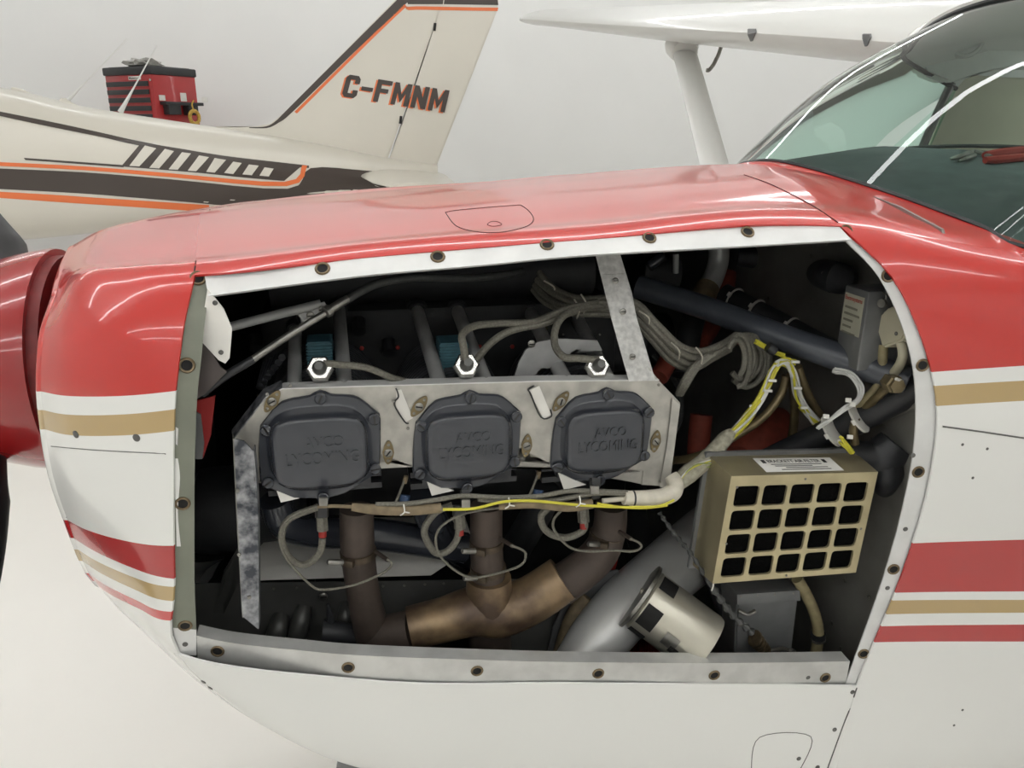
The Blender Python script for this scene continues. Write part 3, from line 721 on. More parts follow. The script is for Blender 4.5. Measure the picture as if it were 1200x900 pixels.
def dome(a, b, ex, sc=1.):
    out = []
    for q in o_loop:
        d = q-oc; an = math.atan2(d.y/300, d.x/320); c, s_ = math.cos(an), math.sin(an)
        out.append(dc+Vector((a*sc*math.copysign(abs(c)**(2/ex), c), b*sc*math.copysign(abs(s_)**(2/ex), s_), 0)))
    return out
def mix(A, B, t): return [a.lerp(b, t) for a, b in zip(A, B)]
D0 = dome(264, 234, 3.2); D1 = dome(238, 197, 4.4)
loops = [(o_loop, -.012), (o_loop, .005), (mix(o_loop, D0, .12), .007), (mix(o_loop, D0, .78), .0075), (D0, .009), (mix(D0, D1, .35), .013), (mix(D0, D1, .5), .0135), (mix(D0, D1, .9), .019), (D1, .0215), (dome(238, 197, 4.4, .95), .0238), (dome(238, 197, 4.2, .88), .0246), (dome(238, 197, 3, .4), .0248)]
vs = []; fs = []
for lp, h in loops:
    for q in lp:
        l = toloc(q); vs.append(Vector((l.x, -h, l.y)))
for i in range(len(loops)-1):
    for k in range(NB): fs.append((i*NB+k, (i+1)*NB+k, (i+1)*NB+(k+1) % NB, i*NB+(k+1) % NB))
vs.append(Vector((toloc(dc).x, -.0248, toloc(dc).y))); c0 = len(vs)-1
for k in range(NB): fs.append(((len(loops)-1)*NB+k, c0, (len(loops)-1)*NB+(k+1) % NB))
ME_cover = mesh('rocker_cover', vs, fs, M_dark)
bm = bmesh.new(); bm.from_mesh(ME_cover); bmesh.ops.recalc_face_normals(bm, faces=bm.faces); bm.to_mesh(ME_cover); bm.free()
def letter_mesh():
    V = []; Fc = []
    for s, (x0, y0, x1, y1) in (('AVCO', (455, 335, 655, 395)), ('LYCOMING', (358, 420, 728, 490))):
        tv, tf = text_geo(s, 0, .0, .5); n = len(V)
        for v in tv:
            q = Vector((x0+(x1-x0)*v.x, y1+(y0-y1)*v.y, 0)); l = toloc(q); V.append(Vector((l.x, -.0240-.0032*(v.z+.5), l.y)))
        Fc += [tuple(i+n for i in f) for f in tf]
    return mesh('raised_lettering', V, Fc, M_dark, False)
ME_let = letter_mesh()
SCR = [(550, 150), (818, 284), (808, 570), (525, 716), (250, 603), (268, 306)]
for i, c in enumerate(cc):
    s = (1.06, 1., .985)[i]
    M = Matrix.Translation((c.x, CY, c.z))@Matrix.Scale(s, 4)
    cv = link('rocker_cover', ME_cover, EN, M)
    link('raised_lettering', ME_let, cv, M, 'AVCO LYCOMING cast lettering')
    for q in SCR:
        l = toloc(Vector((*q, 0))); p = M@Vector((l.x, -.009, l.y)); screw(p, (0, -1, 0), cv, 1.0, ME_dscrew, rot=random.random()*3)
# baffle sheet behind the covers, with folded top edge
BY = CY-.002
bpoly = [(274, 515), (312, 466), (331, 456), (465, 452), (640, 447), (772, 446), (797, 472), (790, 520), (783, 570), (752, 568), (754, 552), (640, 541), (608, 541), (600, 520), (500, 520), (486, 547), (447, 549), (440, 530), (320, 530), (310, 566), (302, 566), (297, 530)]
baf = pp('baffle', bpoly, BY, .002, M_alu, EN, label='bare aluminium cooling baffle')
A = [P(x, y, BY) for x, y in ((312, 466), (331, 456), (465, 452), (640, 447), (772, 446))]
ruled('baffle_fold', [a+Vector((0, -.001, 0)) for a in A], [a+Vector((0, .022, .0)) for a in A], M_flangeW, baf, .0015, n=1)
ruled('baffle_fold', [P(274, 515, BY), P(312, 466, BY), P(331, 456, BY)], [P(274, 515, BY)+Vector((-.004, .02, .004)), P(312, 466, BY)+Vector((-.004, .02, .004)), P(331, 456, BY)+Vector((-.002, .02, .004))], M_aluw, baf, .0015, n=1)
# folded end flange at right
ruled('baffle_flange', [P(788, 466, BY-.002), P(782, 520, BY-.002), P(773, 570, BY-.002)], [P(797, 474, BY-.006), P(791, 520, BY-.006), P(784, 572, BY-.006)], M_alu, baf, .002, n=2)
for q in ((323, 581), (500, 573), (655, 566)):
    pp('baffle_tab', [(q[0]-1, q[1]-12), (q[0]+32, q[1]+2), (q[0]+6, q[1]+8)], CY-.004, .002, M_sheet, EN)
def oval_fast(cx, cy, ang, red=True):
    c = P(cx, cy, BY-.001); vs = []; L = .0165; Wd = .0075; n = 20
    for k in range(n):
        a = 2*math.pi*k/n; x = L*math.cos(a); y = Wd*math.sin(a)*(1-.25*abs(math.cos(a)));
        vs.append(c+Vector((x*math.cos(ang)-y*math.sin(ang), 0, x*math.sin(ang)+y*math.cos(ang))))
    prism('oval_fastener', vs, (0, -.002, 0), M_bron, baf)
    d = Vector((math.cos(ang), 0, math.sin(ang)))
    screw(c+Vector((0, -.002, 0)), (0, -1, 0), baf, 1.05, ME_sscrew, rot=random.random()*3)
    for s_ in (-1, 1): screw(c+d*(.011*s_)+Vector((0, -.002, 0)), (0, -1, 0), baf, .9, ME_rivet, name='rivet')
for a in ((455, 530, 1.5), (491, 476, .9), (617, 522, 1.45), (657, 470, .9), (768, 517, 1.45), (319, 470, .95)): oval_fast(*a)
for q in ((461, 470), (478, 502), (772, 451), (340, 452), (789, 470), (786, 518), (783, 560), (774, 565), (313, 462)):
    screw(P(*q, BY-.003), (0, -1, 0), baf, 1.0, ME_rivet, name='rivet')
for pts in ([(464, 455), (467, 465), (462, 474), (474, 494), (479, 496)], [(618, 457), (626, 452), (619, 456), (622, 462), (634, 489), (646, 488), (645, 480)]):
    tp('wire_clip', [(x, y, BY-.003) for x, y in pts], .9, M_cblk, baf, 4, 6)
pp('baffle_patch', [(464, 458), (470, 456), (484, 490), (475, 495), (464, 476)], BY-.0015, .0015, M_sheet, baf)
pp('baffle_patch', [(620, 458), (632, 452), (646, 486), (637, 491)], BY-.0015, .0015, M_sheet, baf)
# push rod tubes
for a, b, r in (((346, 386, -.20), (345, 456, -.385), 8.5), ((397, 362, -.11), (404, 456, -.385), 9.2), ((489, 364, -.11), (517, 456, -.385), 9.4), ((536, 364, -.11), (570, 452, -.385), 9.4), ((621, 366, -.11), (664, 450, -.385), 9.4), ((676, 372, -.11), (712, 446, -.385), 9.4)):
    t = tp('pushrod_tube', [a, b], r, M_tube, EN, 3, 16)
    d = (P(*b)-P(*a)).normalized(); r0 = r*mpx(P(*a))
    lathe('tube_seal', P(*a)-d*.012, d, [(r0*1.05, 0), (r0*1.35, .002), (r0*1.35, .012), (r0*1.1, .016)], M_case, t, 18)
# grey shroud arc
pp('cylinder_shroud', [(603, 441), (608, 425), (616, 410), (630, 401), (652, 397), (700, 399), (706, 411), (680, 411), (656, 417), (636, 429), (624, 443)], -.335, .003, M_tube, EN)
screw(P(623, 403, -.338), (0, -1, 0), EN, 1., ME_sscrew)
# spark plugs
for i, (x, y, Y) in enumerate(((375, 433, -.385), (546, 429, -.385), (699, 430, -.385))):
    p = P(x, y, Y); ax = Vector((.0, -.88, .48)).normalized()
    t = lathe('spark_plug', p-ax*.06, ax, [(.010, 0), (.010, .05), (.012, .052)], M_case, EN, 14)
    lathe('hex_nut', p-ax*.006, ax, [(.0165, 0), (.0172, .002), (.0172, .012), (.0145, .015), (.0095, .015), (.0095, .008)], M_chrome, t, 6)
    lathe('lead_ferrule', p+ax*.004, ax, [(.0090, 0), (.0088, .010), (.0055, .014), (.0052, .02)], M_dsheet, t, 12)
# dark upper shapes: induction elbow and clamp
tp('induction_elbow', [(566, 380, -.05), (566, 350, -.03), (563, 325, 0), (560, 300, .03)], 24, M_case, EN, 5, 18)
tp('elbow_clamp', [(566, 350, -.031), (566, 346, -.03)], 26, M_cable, EN, 2, 18)
for q in ((420, 375), (300, 395), (455, 400)):
    tp('case_bolt', [(q[0], q[1], -.14), (q[0]+1, q[1]+14, -.16)], 8, M_case, EN, 2, 10)
for q in ((424, 408), (466, 407), (562, 406), (600, 406), (703, 392), (660, 392)):
    screw(P(*q, -.2), (0, -1, .3), EN, .8, ME_rivet, name='nut')
for (x, y) in ((424, 408), (466, 407), (562, 406), (600, 406)):
    lathe('red_nut', P(x, y, -.2), (0, -1, .2), [(.0035, 0), (.0035, .004), (.002, .005)], M_tape, EN, 6)
# lower intake runners
tp('intake_runner', [(322, 585, -.34), (334, 612, -.33), (370, 622, -.30), (440, 626, -.28), (545, 642, -.26)], [19, 20, 20, 19, 18], M_dark, EN, 6, 18)
tp('intake_runner', [(496, 580, -.33), (508, 610, -.31), (530, 640, -.24), (560, 655, -.16)], [18, 19, 19, 18], M_dark, EN, 6, 18)
tp('intake_runner', [(640, 575, -.33), (630, 600, -.30), (600, 650, -.2)], [17, 18, 18], M_case, EN, 6, 18)
# valve cover hold-down clips
for x, y in ((378, 590), (545, 582), (697, 568)):
    tp('cable_clip', [(x, y-8, -.428), (x, y+2, -.432), (x, y+14, -.43)], 7, M_cblk, EN, 3, 4)
# alternator at the front left
lathe('alternator', P(226, 600, -.22), (1, 0, 0), [(.02, 0), (.062, .004), (.066, .03), (.066, .09), (.055, .1), (.052, .16), (.02, .165)], M_case, EN, 28)
lathe('drive_pulley', P(222, 520, -.16), (1, 0, 0), [(.02, 0), (.10, .004), (.10, .02), (.02, .022)], M_case, EN, 28)
for i in range(7):
    tp('ribbed_boot', [(304+i*4.4, 455-i*6, -.30), (312+i*4, 425-i*2, -.27)], 4.2, M_fin, EN, 3, 10)
# worn alloy support strip at the left of the engine
vs = [P(x, y, -.435) for x, y in ((274, 514), (286, 517), (296, 528), (301, 600), (302, 737), (284, 722), (279, 620))]
st = prism('support_strip', vs, (0, .002, 0), M_aluw, EN, label='scuffed aluminium support strip')
ruled('strip_flange', [P(296, 528, -.435), P(301, 600, -.435), P(302, 737, -.435)], [P(296, 528, -.435)+Vector((0, .018, 0)), P(301, 600, -.435)+Vector((0, .018, 0)), P(302, 737, -.435)+Vector((0, .018, 0))], M_aluw, st, .0015, n=2)
ruled('strip_flange', [P(273, 514, -.435), P(278, 620, -.435), P(284, 724, -.435)], [P(273, 514, -.435)+Vector((-.003, .015, 0)), P(278, 620, -.435)+Vector((-.003, .015, 0)), P(284, 724, -.435)+Vector((-.003, .015, 0))], M_steel, st, .0015, n=2)
for q in ((292, 700), (278, 575), (280, 650)): screw(P(*q, -.436), (0, -1, 0), st, 1.2, ME_rivet, name='rivet')
# white painted strap up to the top rail
M_chip = mat('chipped_white_paint', (212, 211, 207), .5, .0, noise=.5, nscale=130, col2=(178, 177, 174))
sv = [P(698, 299, -.33), P(727, 299, -.33), P(745, 355, -.37), P(767, 445, -.40), P(738, 448, -.40), P(716, 372, -.37)]
stp = prism('baffle_strap', [P(698, 299, -.335), P(727, 299, -.335), P(741, 345, -.352), P(746, 372, -.366), P(768, 446, -.405), P(737, 447, -.405), P(716, 372, -.366)], (.001, .004, .001), M_chip, EN, label='white strap with chipped paint')
prism('strap_doubler', [P(705, 322, -.346), P(733, 321, -.346), P(745, 370, -.368), P(717, 372, -.368)], (0, .002, 0), M_chip, stp)
for q in ((721, 329), (730, 365)): screw(P(*q, -.368), (0, -1, .2), stp, .8, ME_sscrew)
screw(P(741, 418, -.398), (0, -1, .2), stp, .8, ME_sscrew)
prism('strap_gusset', [P(760, 430, -.398), P(772, 446, -.402), P(765, 448, -.402)], (0, .003, 0), M_alu, stp)
# sheet metal under the engine
prism('lower_baffle', [P(300, 606, -.14), P(545, 606, -.14), P(556, 640, -.20), P(505, 674, -.27), P(302, 680, -.28)], (0, .002, -.002), M_sheet, EN, label='pale sheet metal baffle')
lb = prism('sump_shield', [P(225, 684, -.27), P(670, 678, -.27), P(700, 785, -.30), P(225, 785, -.30)], (0, .002, 0), M_dsheet, EN)
for q in ((321, 690), (348, 689), (449, 687), (474, 686), (498, 685), (520, 684)): screw(P(*q, -.277), (0, -1, 0), lb, 1.0, ME_rivet, name='rivet')
screw(P(379, 699, -.281), (0, -1, 0), lb, 1.2, ME_sscrew)
for a, b in (((357, 710), (344, 765)), ((408, 706), (402, 750)), ((330, 720), (318, 765))):
    tp('pressed_rib', [(a[0], a[1], -.285), (a[0]*.6+b[0]*.4, a[1]*.6+b[1]*.4, -.30), (*b, -.305)], [8, 12, 11], M_dsheet, lb, 4, 12)
prism('side_shield', [P(280, 640, -.30), P(262, 670, -.28), P(250, 718, -.28), P(262, 720, -.28), P(276, 690, -.29), P(290, 665, -.3)], (0, .003, 0), M_dsheet, EN)

# ================================================================== exhaust
EX = thing('exhaust_manifold', 'heat-browned exhaust pipes joining in a Y below the rocker covers', 'exhaust')
EY = -.37
tp('exhaust_header', [(418, 596, EY), (419, 640, EY), (425, 690, EY+.01), (437, 745, EY+.02)], [20, 20, 19, 21], M_soot, EX, 6, 20)
tp('exhaust_header', [(570, 592, EY), (570, 640, EY), (573, 690, EY)], [19, 19, 20], M_soot, EX, 6, 20)
tp('exhaust_header', [(716, 592, EY+.02), (713, 625, EY+.02), (697, 655, EY+.01), (655, 688, EY)], [19, 20, 22, 24], M_soot, EX, 8, 20)
tp('slip_joint', [(436, 742, EY+.02), (452, 744, EY+.012), (484, 738, EY)], [21, 23, 24], M_soot, EX, 4, 20)
tp('exhaust_collector', [(480, 736, EY), (520, 726, EY), (556, 716, EY), (585, 716, EY), (620, 704, EY), (660, 678, EY)], [25, 26, 29, 31, 28, 27], M_rust, EX, 8, 24)
tp('collector_neck', [(573, 676, EY), (573, 690, EY), (572, 716, EY)], [26, 27, 30], M_rust, EX, 4, 24)
tp('tail_pipe', [(571, 718, EY), (574, 750, EY+.02), (576, 790, EY+.05)], [26, 25, 25], M_soot, EX, 5, 22)
def clamp(c, d, r, parent, name='hose_clamp', m=None, w=.010):
    d = Vector(d).normalized(); o = lathe(name, c-d*(w/2), d, [(r*.98, 0), (r*1.04, .0005), (r*1.04, w-.0005), (r*.98, w)], m or M_steel, parent, 24)
    s = Vector((-.5, -.85, 0)).normalized(); q = c+s*r*1.08
    M = mat_at(q, s); b = box_bm((-.009, -.005, -.003), (.009, .005, .005), .001); 
    bm_part('clamp_housing', b, m or M_steel, o, True, M)
    lathe('clamp_screw', q+Vector((-.008, -.004, .004)), (-.85, -.4, .35), [(.0045, 0), (.0045, .02), (.003, .022)], M_steel, o, 8)
    return o
M_clampd = mat('sooty_clamp', (96, 84, 70), .5, .6, noise=.4, nscale=80)
clamp(P(420, 648, EY), (.02, 0, -1), 20.5*mpx(P(420, 648, EY)), EX, m=M_clampd)
clamp(P(570, 636, EY), (0, 0, -1), 19.5*mpx(P(570, 636, EY)), EX, m=M_clampd)
clamp(P(711, 628, EY+.02), (-.15, 0, -1), 20.5*mpx(P(711, 628, EY)), EX, m=M_clampd)
clamp(P(572, 666, EY), (0, 0, -1), 20.5*mpx(P(572, 666, EY)), EX, m=M_clampd)
for pts in ([(373, 593), (340, 606), (328, 625), (331, 645), (343, 664), (365, 686), (380, 691), (417, 685), (449, 671), (459, 661), (453, 655)],
            [(585, 595), (544, 602), (516, 618), (511, 639), (522, 659), (548, 676), (574, 674), (609, 663), (616, 650), (611, 644), (598, 639)],
            [(657, 599), (649, 609), (650, 622), (667, 641), (689, 646), (720, 645), (741, 646), (751, 642), (749, 636), (738, 631)]):
    t = thing('temperature_probe', {373: 'thin grey probe wire looping below the rocker cover nearest the propeller', 585: 'thin grey probe wire looping below the middle rocker cover', 657: 'thin grey probe wire looping below the rocker cover nearest the windshield'}[pts[0][0]], 'probe wire', 'exhaust probe wires')
    Y = -.425
    tp('probe_wire', [(x, y, Y) for x, y in pts], 1.5, M_lead, t, 5, 7)
    e = pts[-1]; f = pts[-2]
    tp('probe_tip', [(e[0]+(e[0]-f[0])*-.2, e[1]-(e[1]-f[1])*.2, Y), (e[0]-12, e[1]-8, EY-.02)], 2.4, M_soot, t, 3, 8)
for lbl, pts, fit in (('nearest the propeller', [(378, 630), (375, 647), (362, 660), (349, 661), (336, 649), (330, 628), (339, 608), (373, 594)], (377, 600)),
                      ('in the middle', [(538, 618), (535, 633), (524, 646), (511, 648), (500, 633), (498, 618), (511, 600), (530, 592)], (538, 598)),
                      ('nearest the windshield', [(685, 611), (683, 622), (665, 630), (648, 627), (637, 618), (634, 605), (642, 596)], (683, 590))):
    t = thing('plug_lead', 'grey braided lead curling from the lower plug under the rocker cover '+lbl, 'lead', 'lower spark plug leads')
    tp('braided_lead', [(x, y, -.405) for x, y in pts], 4.2, M_lead, t, 5, 9)
    x, y = fit
    tp('plug_body', [(x, y-6, -.395), (x, y+6, -.400)], 8, M_dsheet, t, 2, 12)
    tp('hex_nut', [(x, y+6, -.400), (x+1, y+22, -.404)], 6.8, M_lead, t, 2, 6)
    tp('red_band', [(x+1, y+22, -.404), (x+1, y+29, -.405)], 4.6, M_tape, t, 2, 10)

# ================================================================== harness along the covers
HA = thing('wiring_harness', 'tan and cream sleeved harness with a yellow wire below the rocker covers', 'wiring')
HY = -.44
tp('tan_sleeve', [(412, 594, HY), (440, 597, HY), (480, 598, HY), (517, 595, HY)], [5, 6.5, 6.5, 6], M_sheath, HA, 5, 10)
tp('copper_end', [(372, 594, HY), (392, 593, HY), (413, 594, HY)], 2.2, M_sheath, HA, 4, 8)
tp('brown_sleeve', [(585, 592, HY+.01), (625, 590, HY), (665, 594, HY), (694, 590, HY)], 6, M_sheath, HA, 5, 10)
tp('grey_cable', [(440, 591, HY), (480, 590, HY), (515, 585, HY), (545, 581, HY), (590, 583, HY), (635, 581, HY), (672, 575, HY), (735, 577, HY)], 2.9, M_lead, HA, 5, 8)
tp('grey_cable', [(560, 585, HY+.004), (600, 588, HY+.004), (650, 586, HY), (700, 578, HY), (740, 580, HY)], 2.9, M_lead, HA, 5, 8)
tp('yellow_wire', [(519, 597, HY-.006), (555, 596, HY-.008), (590, 588, HY-.008), (625, 587, HY-.008), (680, 592, HY-.008), (720, 594, HY-.010), (755, 595, HY-.014), (782, 592, HY-.016)], 1.7, M_yel, HA, 5, 7)
tp('yellow_wire', [(700, 590, HY-.008), (725, 594, HY-.01), (745, 594, HY-.013), (772, 593, HY-.016), (790, 586, HY-.016)], 1.5, M_yel, HA, 5, 7)
tp('cream_elbow', [(738, 584, HY), (760, 584, HY), (778, 582, HY), (789, 576, HY+.005), (791, 566, HY+.012), (786, 557, HY+.02)], [9, 10, 10.5, 10.5, 10, 8], M_sleeve, HA, 6, 14)
tp('cream_cuff', [(731, 583, HY), (741, 584, HY)], 8.6, M_sleeve, HA, 2, 14)
tp('cuff_tie', [(740.5, 584, HY), (742.5, 584, HY)], 9.6, M_cblk, HA, 2, 14)
tp('tan_wire', [(706, 587, HY), (733, 584, HY)], 3, M_sleeve, HA, 2, 8)
for x, y in ((474, 600), (597, 592), (680, 590)):
    tp('lacing_tie', [(x-1, y-9, HY-.004), (x, y, HY-.01), (x-5, y+4, HY-.009)], .9, M_nylon, HA, 3, 6)
    tp('lacing_tie', [(x, y, HY-.01), (x+6, y+1, HY-.009)], .9, M_nylon, HA, 3, 6)
for x, y in ((546, 590), (697, 574), (379, 588)):
    pp('clip_plate', [(x-5, y-4), (x+5, y-4), (x+5, y+5), (x-5, y+5)], HY-.008, .003, M_steel, HA)
for x, y in ((473, 568), (629, 562)):
    t = thing('cooling_sensor', 'blue sensor body with copper tail tucked beside the '+('middle' if x < 500 else 'aft')+' rocker cover', 'sensor')
    tp('sensor_tail', [(x+2, y-8, -.38), (x-4, y+8, -.385), (x-9, y+20, -.39)], 1.6, M_lead, t, 4, 7)
    tp('copper_joint', [(x+3, y-10, -.38), (x+1, y-2, -.38)], 2.8, M_sheath, t, 2, 8)
    tp('sensor_body', [(x+2, y+12, -.385), (x, y+25, -.39)], 6, mat('sensor_blue', (50, 72, 104), .5, noise=.2, nscale=50), t, 2, 10)

# ================================================================== ignition leads on top
IG = thing('ignition_harness', 'bundle of grey braided ignition leads running over the cylinders to a coiled loop', 'ignition leads')
IL = [([(379, 426, -.39), (395, 427, -.39), (430, 431, -.39), (463, 444, -.385), (500, 452, -.36)], 4.2),
      ([(546, 424, -.395), (543, 405, -.39), (542, 392, -.38), (556, 382, -.36), (585, 379, -.34), (625, 377, -.33), (665, 362, -.32), (700, 354, -.31)], 4.4),
      ([(556, 425, -.34), (575, 402, -.34), (600, 387, -.335), (640, 378, -.325), (680, 362, -.315), (720, 357, -.31)], 4.4),
      ([(702, 422, -.39), (680, 420, -.385), (660, 418, -.38), (650, 402, -.36), (654, 378, -.34), (674, 362, -.32), (710, 358, -.31)], 4.4)]
for pts, r in IL: tp('braided_lead', pts, r, M_lead, IG, 6, 9)
trunk = [(632, 328, -.20), (650, 345, -.24), (680, 356, -.29), (715, 356, -.31), (745, 362, -.32), (770, 386, -.33), (795, 412, -.33), (820, 420, -.32), (845, 410, -.31), (862, 398, -.30)]
for dx, dy, dY in ((0, -7, 0), (-2, 0, -.004), (-5, 6, 0), (1, 3, .01), (-8, 11, .006)):
    tp('braided_lead', [(x+dx+random.uniform(-1.5, 1.5), y+dy+random.uniform(-1.5, 1.5), Y+dY) for x, y, Y in trunk], 4.3, M_lead, IG, 6, 9)
for k in range(8):
    cx = 864+k*1.8+random.uniform(-2, 2); cy = 420+random.uniform(-3, 3); rx = 10+k*2.3; ry = 26+random.uniform(-4, 6); Y0 = -.33+k*.006
    tp('braided_lead', [(cx+rx*math.cos(a_), cy-ry*math.sin(a_), Y0+.004*math.sin(a_*2)) for a_ in [2.6-i*.62 for i in range(7+k % 3)]], 3.4, M_lead, IG, 5, 8)
for k in range(3):
    tp('braided_lead', [(830+k*3, 416, -.33), (812+k*3, 430, -.335), (800+k*2, 448+k*2, -.34), (794+k*2, 462, -.33)], 3.6, M_lead, IG, 6, 8)
for x, y, Y, a in ((646, 336, -.23, .9), (684, 356, -.295, 0), (676, 362, -.30, 0), (757, 372, -.33, .8), (793, 411, -.335, .5), (820, 418, -.325, .2)):
    c = P(x, y, Y-.012); r = .017; tp('lacing_tie', [(x-7*math.sin(a)-3, y-11*math.cos(a), Y-.008), (x+3, y, Y-.022), (x+5*math.sin(a), y+11*math.cos(a), Y-.008)], 1., M_sleeve, IG, 4, 6)

# ================================================================== front control rod and bracket
CR = thing('control_cable', 'polished control rod and black cable slanting up behind the top rail', 'control cable')
tp('cable_sheath_end', [(236, 462, -.44), (265, 440, -.43), (297, 421, -.42)], 5, M_rub, CR, 4, 12)
tp('rod_tube', [(295, 422, -.42), (340, 392, -.40), (381, 367, -.385)], 4.3, M_steel, CR, 4, 12)
lathe('rod_collar', P(381, 367, -.385), P(388, 362, -.38)-P(381, 367, -.385), [(.006, 0), (.0075, .001), (.0075, .008), (.006, .009)], M_steel, CR, 14)
tp('rod_ferrule', [(386, 363, -.38), (408, 350, -.37)], 5, M_steel, CR, 2, 12)
tp('cable', [(407, 351, -.37), (425, 340, -.36), (450, 330, -.34), (490, 325, -.31), (545, 326, -.27), (590, 322, -.24), (612, 318, -.22)], 5, M_cable, CR, 6, 10)
BR = thing('bracket_arm', 'forked grey metal bracket arm behind the control rod', 'bracket')
tp('arm_tube', [(266, 384, -.36), (320, 370, -.35), (376, 356, -.34)], 5.5, M_tube, BR, 4, 12)
pp('arm_plate', [(345, 364), (380, 354), (386, 364), (364, 380), (352, 388), (355, 376)], -.345, .004, M_tube, BR)
for q in ((364, 370), (378, 363)): screw(P(*q, -.346), (0, -1, 0), BR, 1.0, ME_sscrew)
CP = thing('corner_plate', 'pale grey gusset plate at the forward edge of the cowl opening', 'plate')
p_ = pp('gusset_plate', [(243, 338), (262, 362), (272, 385), (269, 420), (264, 426), (256, 422), (234, 398)], -.455, .002, M_sheet, CP)
for q in ((252, 355), (259, 413)): screw(P(*q, -.456), (0, -1, 0), CP, .6, ME_grey)
pp('lower_gusset', [(234, 398), (247, 412), (258, 430), (266, 436), (240, 462), (230, 468)], -.452, .003, mat('brown_grey_metal', (98, 90, 88), .5, .4, noise=.25, nscale=20), CP)
RB = thing('red_baffle_seal', 'dark red flexible seal hanging behind the primed frame strip', 'seal')
pp('seal_sheet', [(230, 470), (252, 464), (247, 510), (238, 537), (230, 530)], -.42, .004, mat('seal_red', (158, 34, 32), .6, noise=.2, nscale=20), RB)
pp('seal_edge', [(229, 483), (235, 486), (239, 520), (237, 538), (229, 538)], -.43, .003, M_gbox, RB)
LF = thing('drain_fitting', 'black rubber drain fitting by the bottom rail beside the exhaust header', 'fitting')
tp('fitting_body', [(378, 740, -.35), (400, 742, -.35), (424, 748, -.34)], [15, 13, 14], M_rub, LF, 4, 14)
tp('fitting_stem', [(384, 708, -.35), (387, 722, -.35), (388, 735, -.35)], [1.8, 4, 5], M_rub, LF, 4, 8)
# ================================================================== aft part of the engine bay
EM = thing('engine_mount', 'dark painted engine mount tubes meeting at a bolt on the firewall', 'engine mount')
tp('mount_tube', [(748, 336, -.13), (830, 362, -.21), (930, 400, -.32), (1066, 447, -.445)], [14, 14, 15.5, 18], M_mount, EM, 6, 20)
tp('mount_tube', [(1078, 452, -.452), (1010, 488, -.40), (940, 522, -.345), (870, 555, -.30)], [18, 17, 16, 15], M_rub, EM, 6, 20, label='black sleeved lower mount tube')
p0 = P(1045, 449, -.462)
lathe('mount_bolt', p0, (-.25, -1, .1), [(.012, -.01), (.0125, 0), (.0125, .012), (.010, .014), (.010, .02)], M_bron, EM, 6)
tp('bolt_pin', [(1050, 444, -.48), (1058, 447, -.478)], 2, M_nylon, EM, 2, 6)
def zip_tie(parent, c, d, r, w=.004):
    d = Vector(d).normalized(); o = lathe('zip_tie', c-d*w/2, d, [(r*1.0, 0), (r*1.1, .0004), (r*1.1, w-.0004), (r, w)], M_nylon, parent, 22)
    n = Vector((-.4, -.9, .35)); n = (n-d*n.dot(d)).normalized(); M = mat_at(c+n*r*1.1, n, up=d)
    bm_part('tie_head', box_bm((-.004, -.003, -.001), (.004, .003, .005), .0008), M_nylon, o if parent in ROOTS else parent, True, M)
    return o
FH = thing('fuel_hose', 'black sleeved hose with white zip ties above the mount tube', 'hose')
hp = [(848, 345, -.10), (880, 362, -.15), (930, 388, -.22), (980, 415, -.30), (1012, 434, -.36)]
tp('hose_body', hp, [13, 13.5, 14, 14, 13], M_rub, FH, 6, 18)
for x, y, Y in ((861, 352, -.118), (886, 365, -.158), (926, 386, -.214), (994, 423, -.325)):
    c = P(x, y, Y); d = P(980, 415, -.30)-P(880, 362, -.15); zip_tie(FH, c, d, 14*mpx(c))
BH = thing('breather_hose', 'black rubber hose clamped to the firewall below the top rail', 'hose')
e = PX(988, 327, XF-.004)
tube('hose_body', [P(865, 300, .05), P(905, 304, .02), P(950, 316, -.04), PX(975, 324, XF-.05), e], [.020, .023, .024, .024, .024], M_rub, BH, 6, 18)
cb = clamp(PX(975, 323, XF-.03), (1, -.1, -.1), .025, BH)
AD = thing('alloy_duct', 'silver alloy elbow duct with a clamp behind the mount tube', 'duct')
tp('duct_pipe', [(842, 285, -.02), (842, 305, -.02), (836, 325, -.03), (826, 345, -.05)], 12, M_silver, AD, 5, 18)
tp('duct_collar', [(830, 336, -.042), (818, 358, -.065)], 14, M_sheath, AD, 3, 18)
tp('duct_lower', [(819, 356, -.065), (808, 390, -.10), (800, 440, -.14)], 14, M_case, AD, 4, 18)
UB = thing('upper_bellcrank', 'dark rod and lever in the shadow above the mount tube', 'lever')
tp('lever_rod', [(792, 298, -.1), (792, 320, -.1)], 3.5, M_tube, UB, 3, 10)
tp('lever_arm', [(760, 312, -.06), (778, 300, -.06)], 7, M_dark, UB, 3, 12)
tp('lever_housing', [(748, 318, -.02), (790, 322, -.02)], 22, M_case, UB, 3, 18)
# regulator box on the firewall
RG = thing('voltage_regulator', 'grey metal regulator box with a pale printed label on the firewall', 'electrical box')
fx = XF-.075
tl = PX(991, 331, fx); tr = PX(1018, 344, fx); bl = PX(972, 412, fx)
lo = Vector((fx, tr.y, bl.z-.01)); hi = Vector((XF-.001, tl.y, (tl.z+tr.z)/2))
RM = box('box_body', lo, hi, M_gbox, RG, .003)
q = [Vector((fx-.0008, tl.y-.004-.0, hi.z-.010)), Vector((fx-.0008, tr.y+.006, hi.z-.010)), Vector((fx-.0008, tr.y+.006, hi.z-.066)), Vector((fx-.0008, tl.y-.004, hi.z-.066))]
lab = prism('label_plate', q, (.0006, 0, 0), M_label2, RG)
hq = [q[0].lerp(q[1], .06)+Vector((-.0006, 0, -.003)), q[0].lerp(q[1], .94)+Vector((-.0006, 0, -.003)), q[0].lerp(q[1], .94)+Vector((-.0006, 0, -.011)), q[0].lerp(q[1], .06)+Vector((-.0006, 0, -.011))]
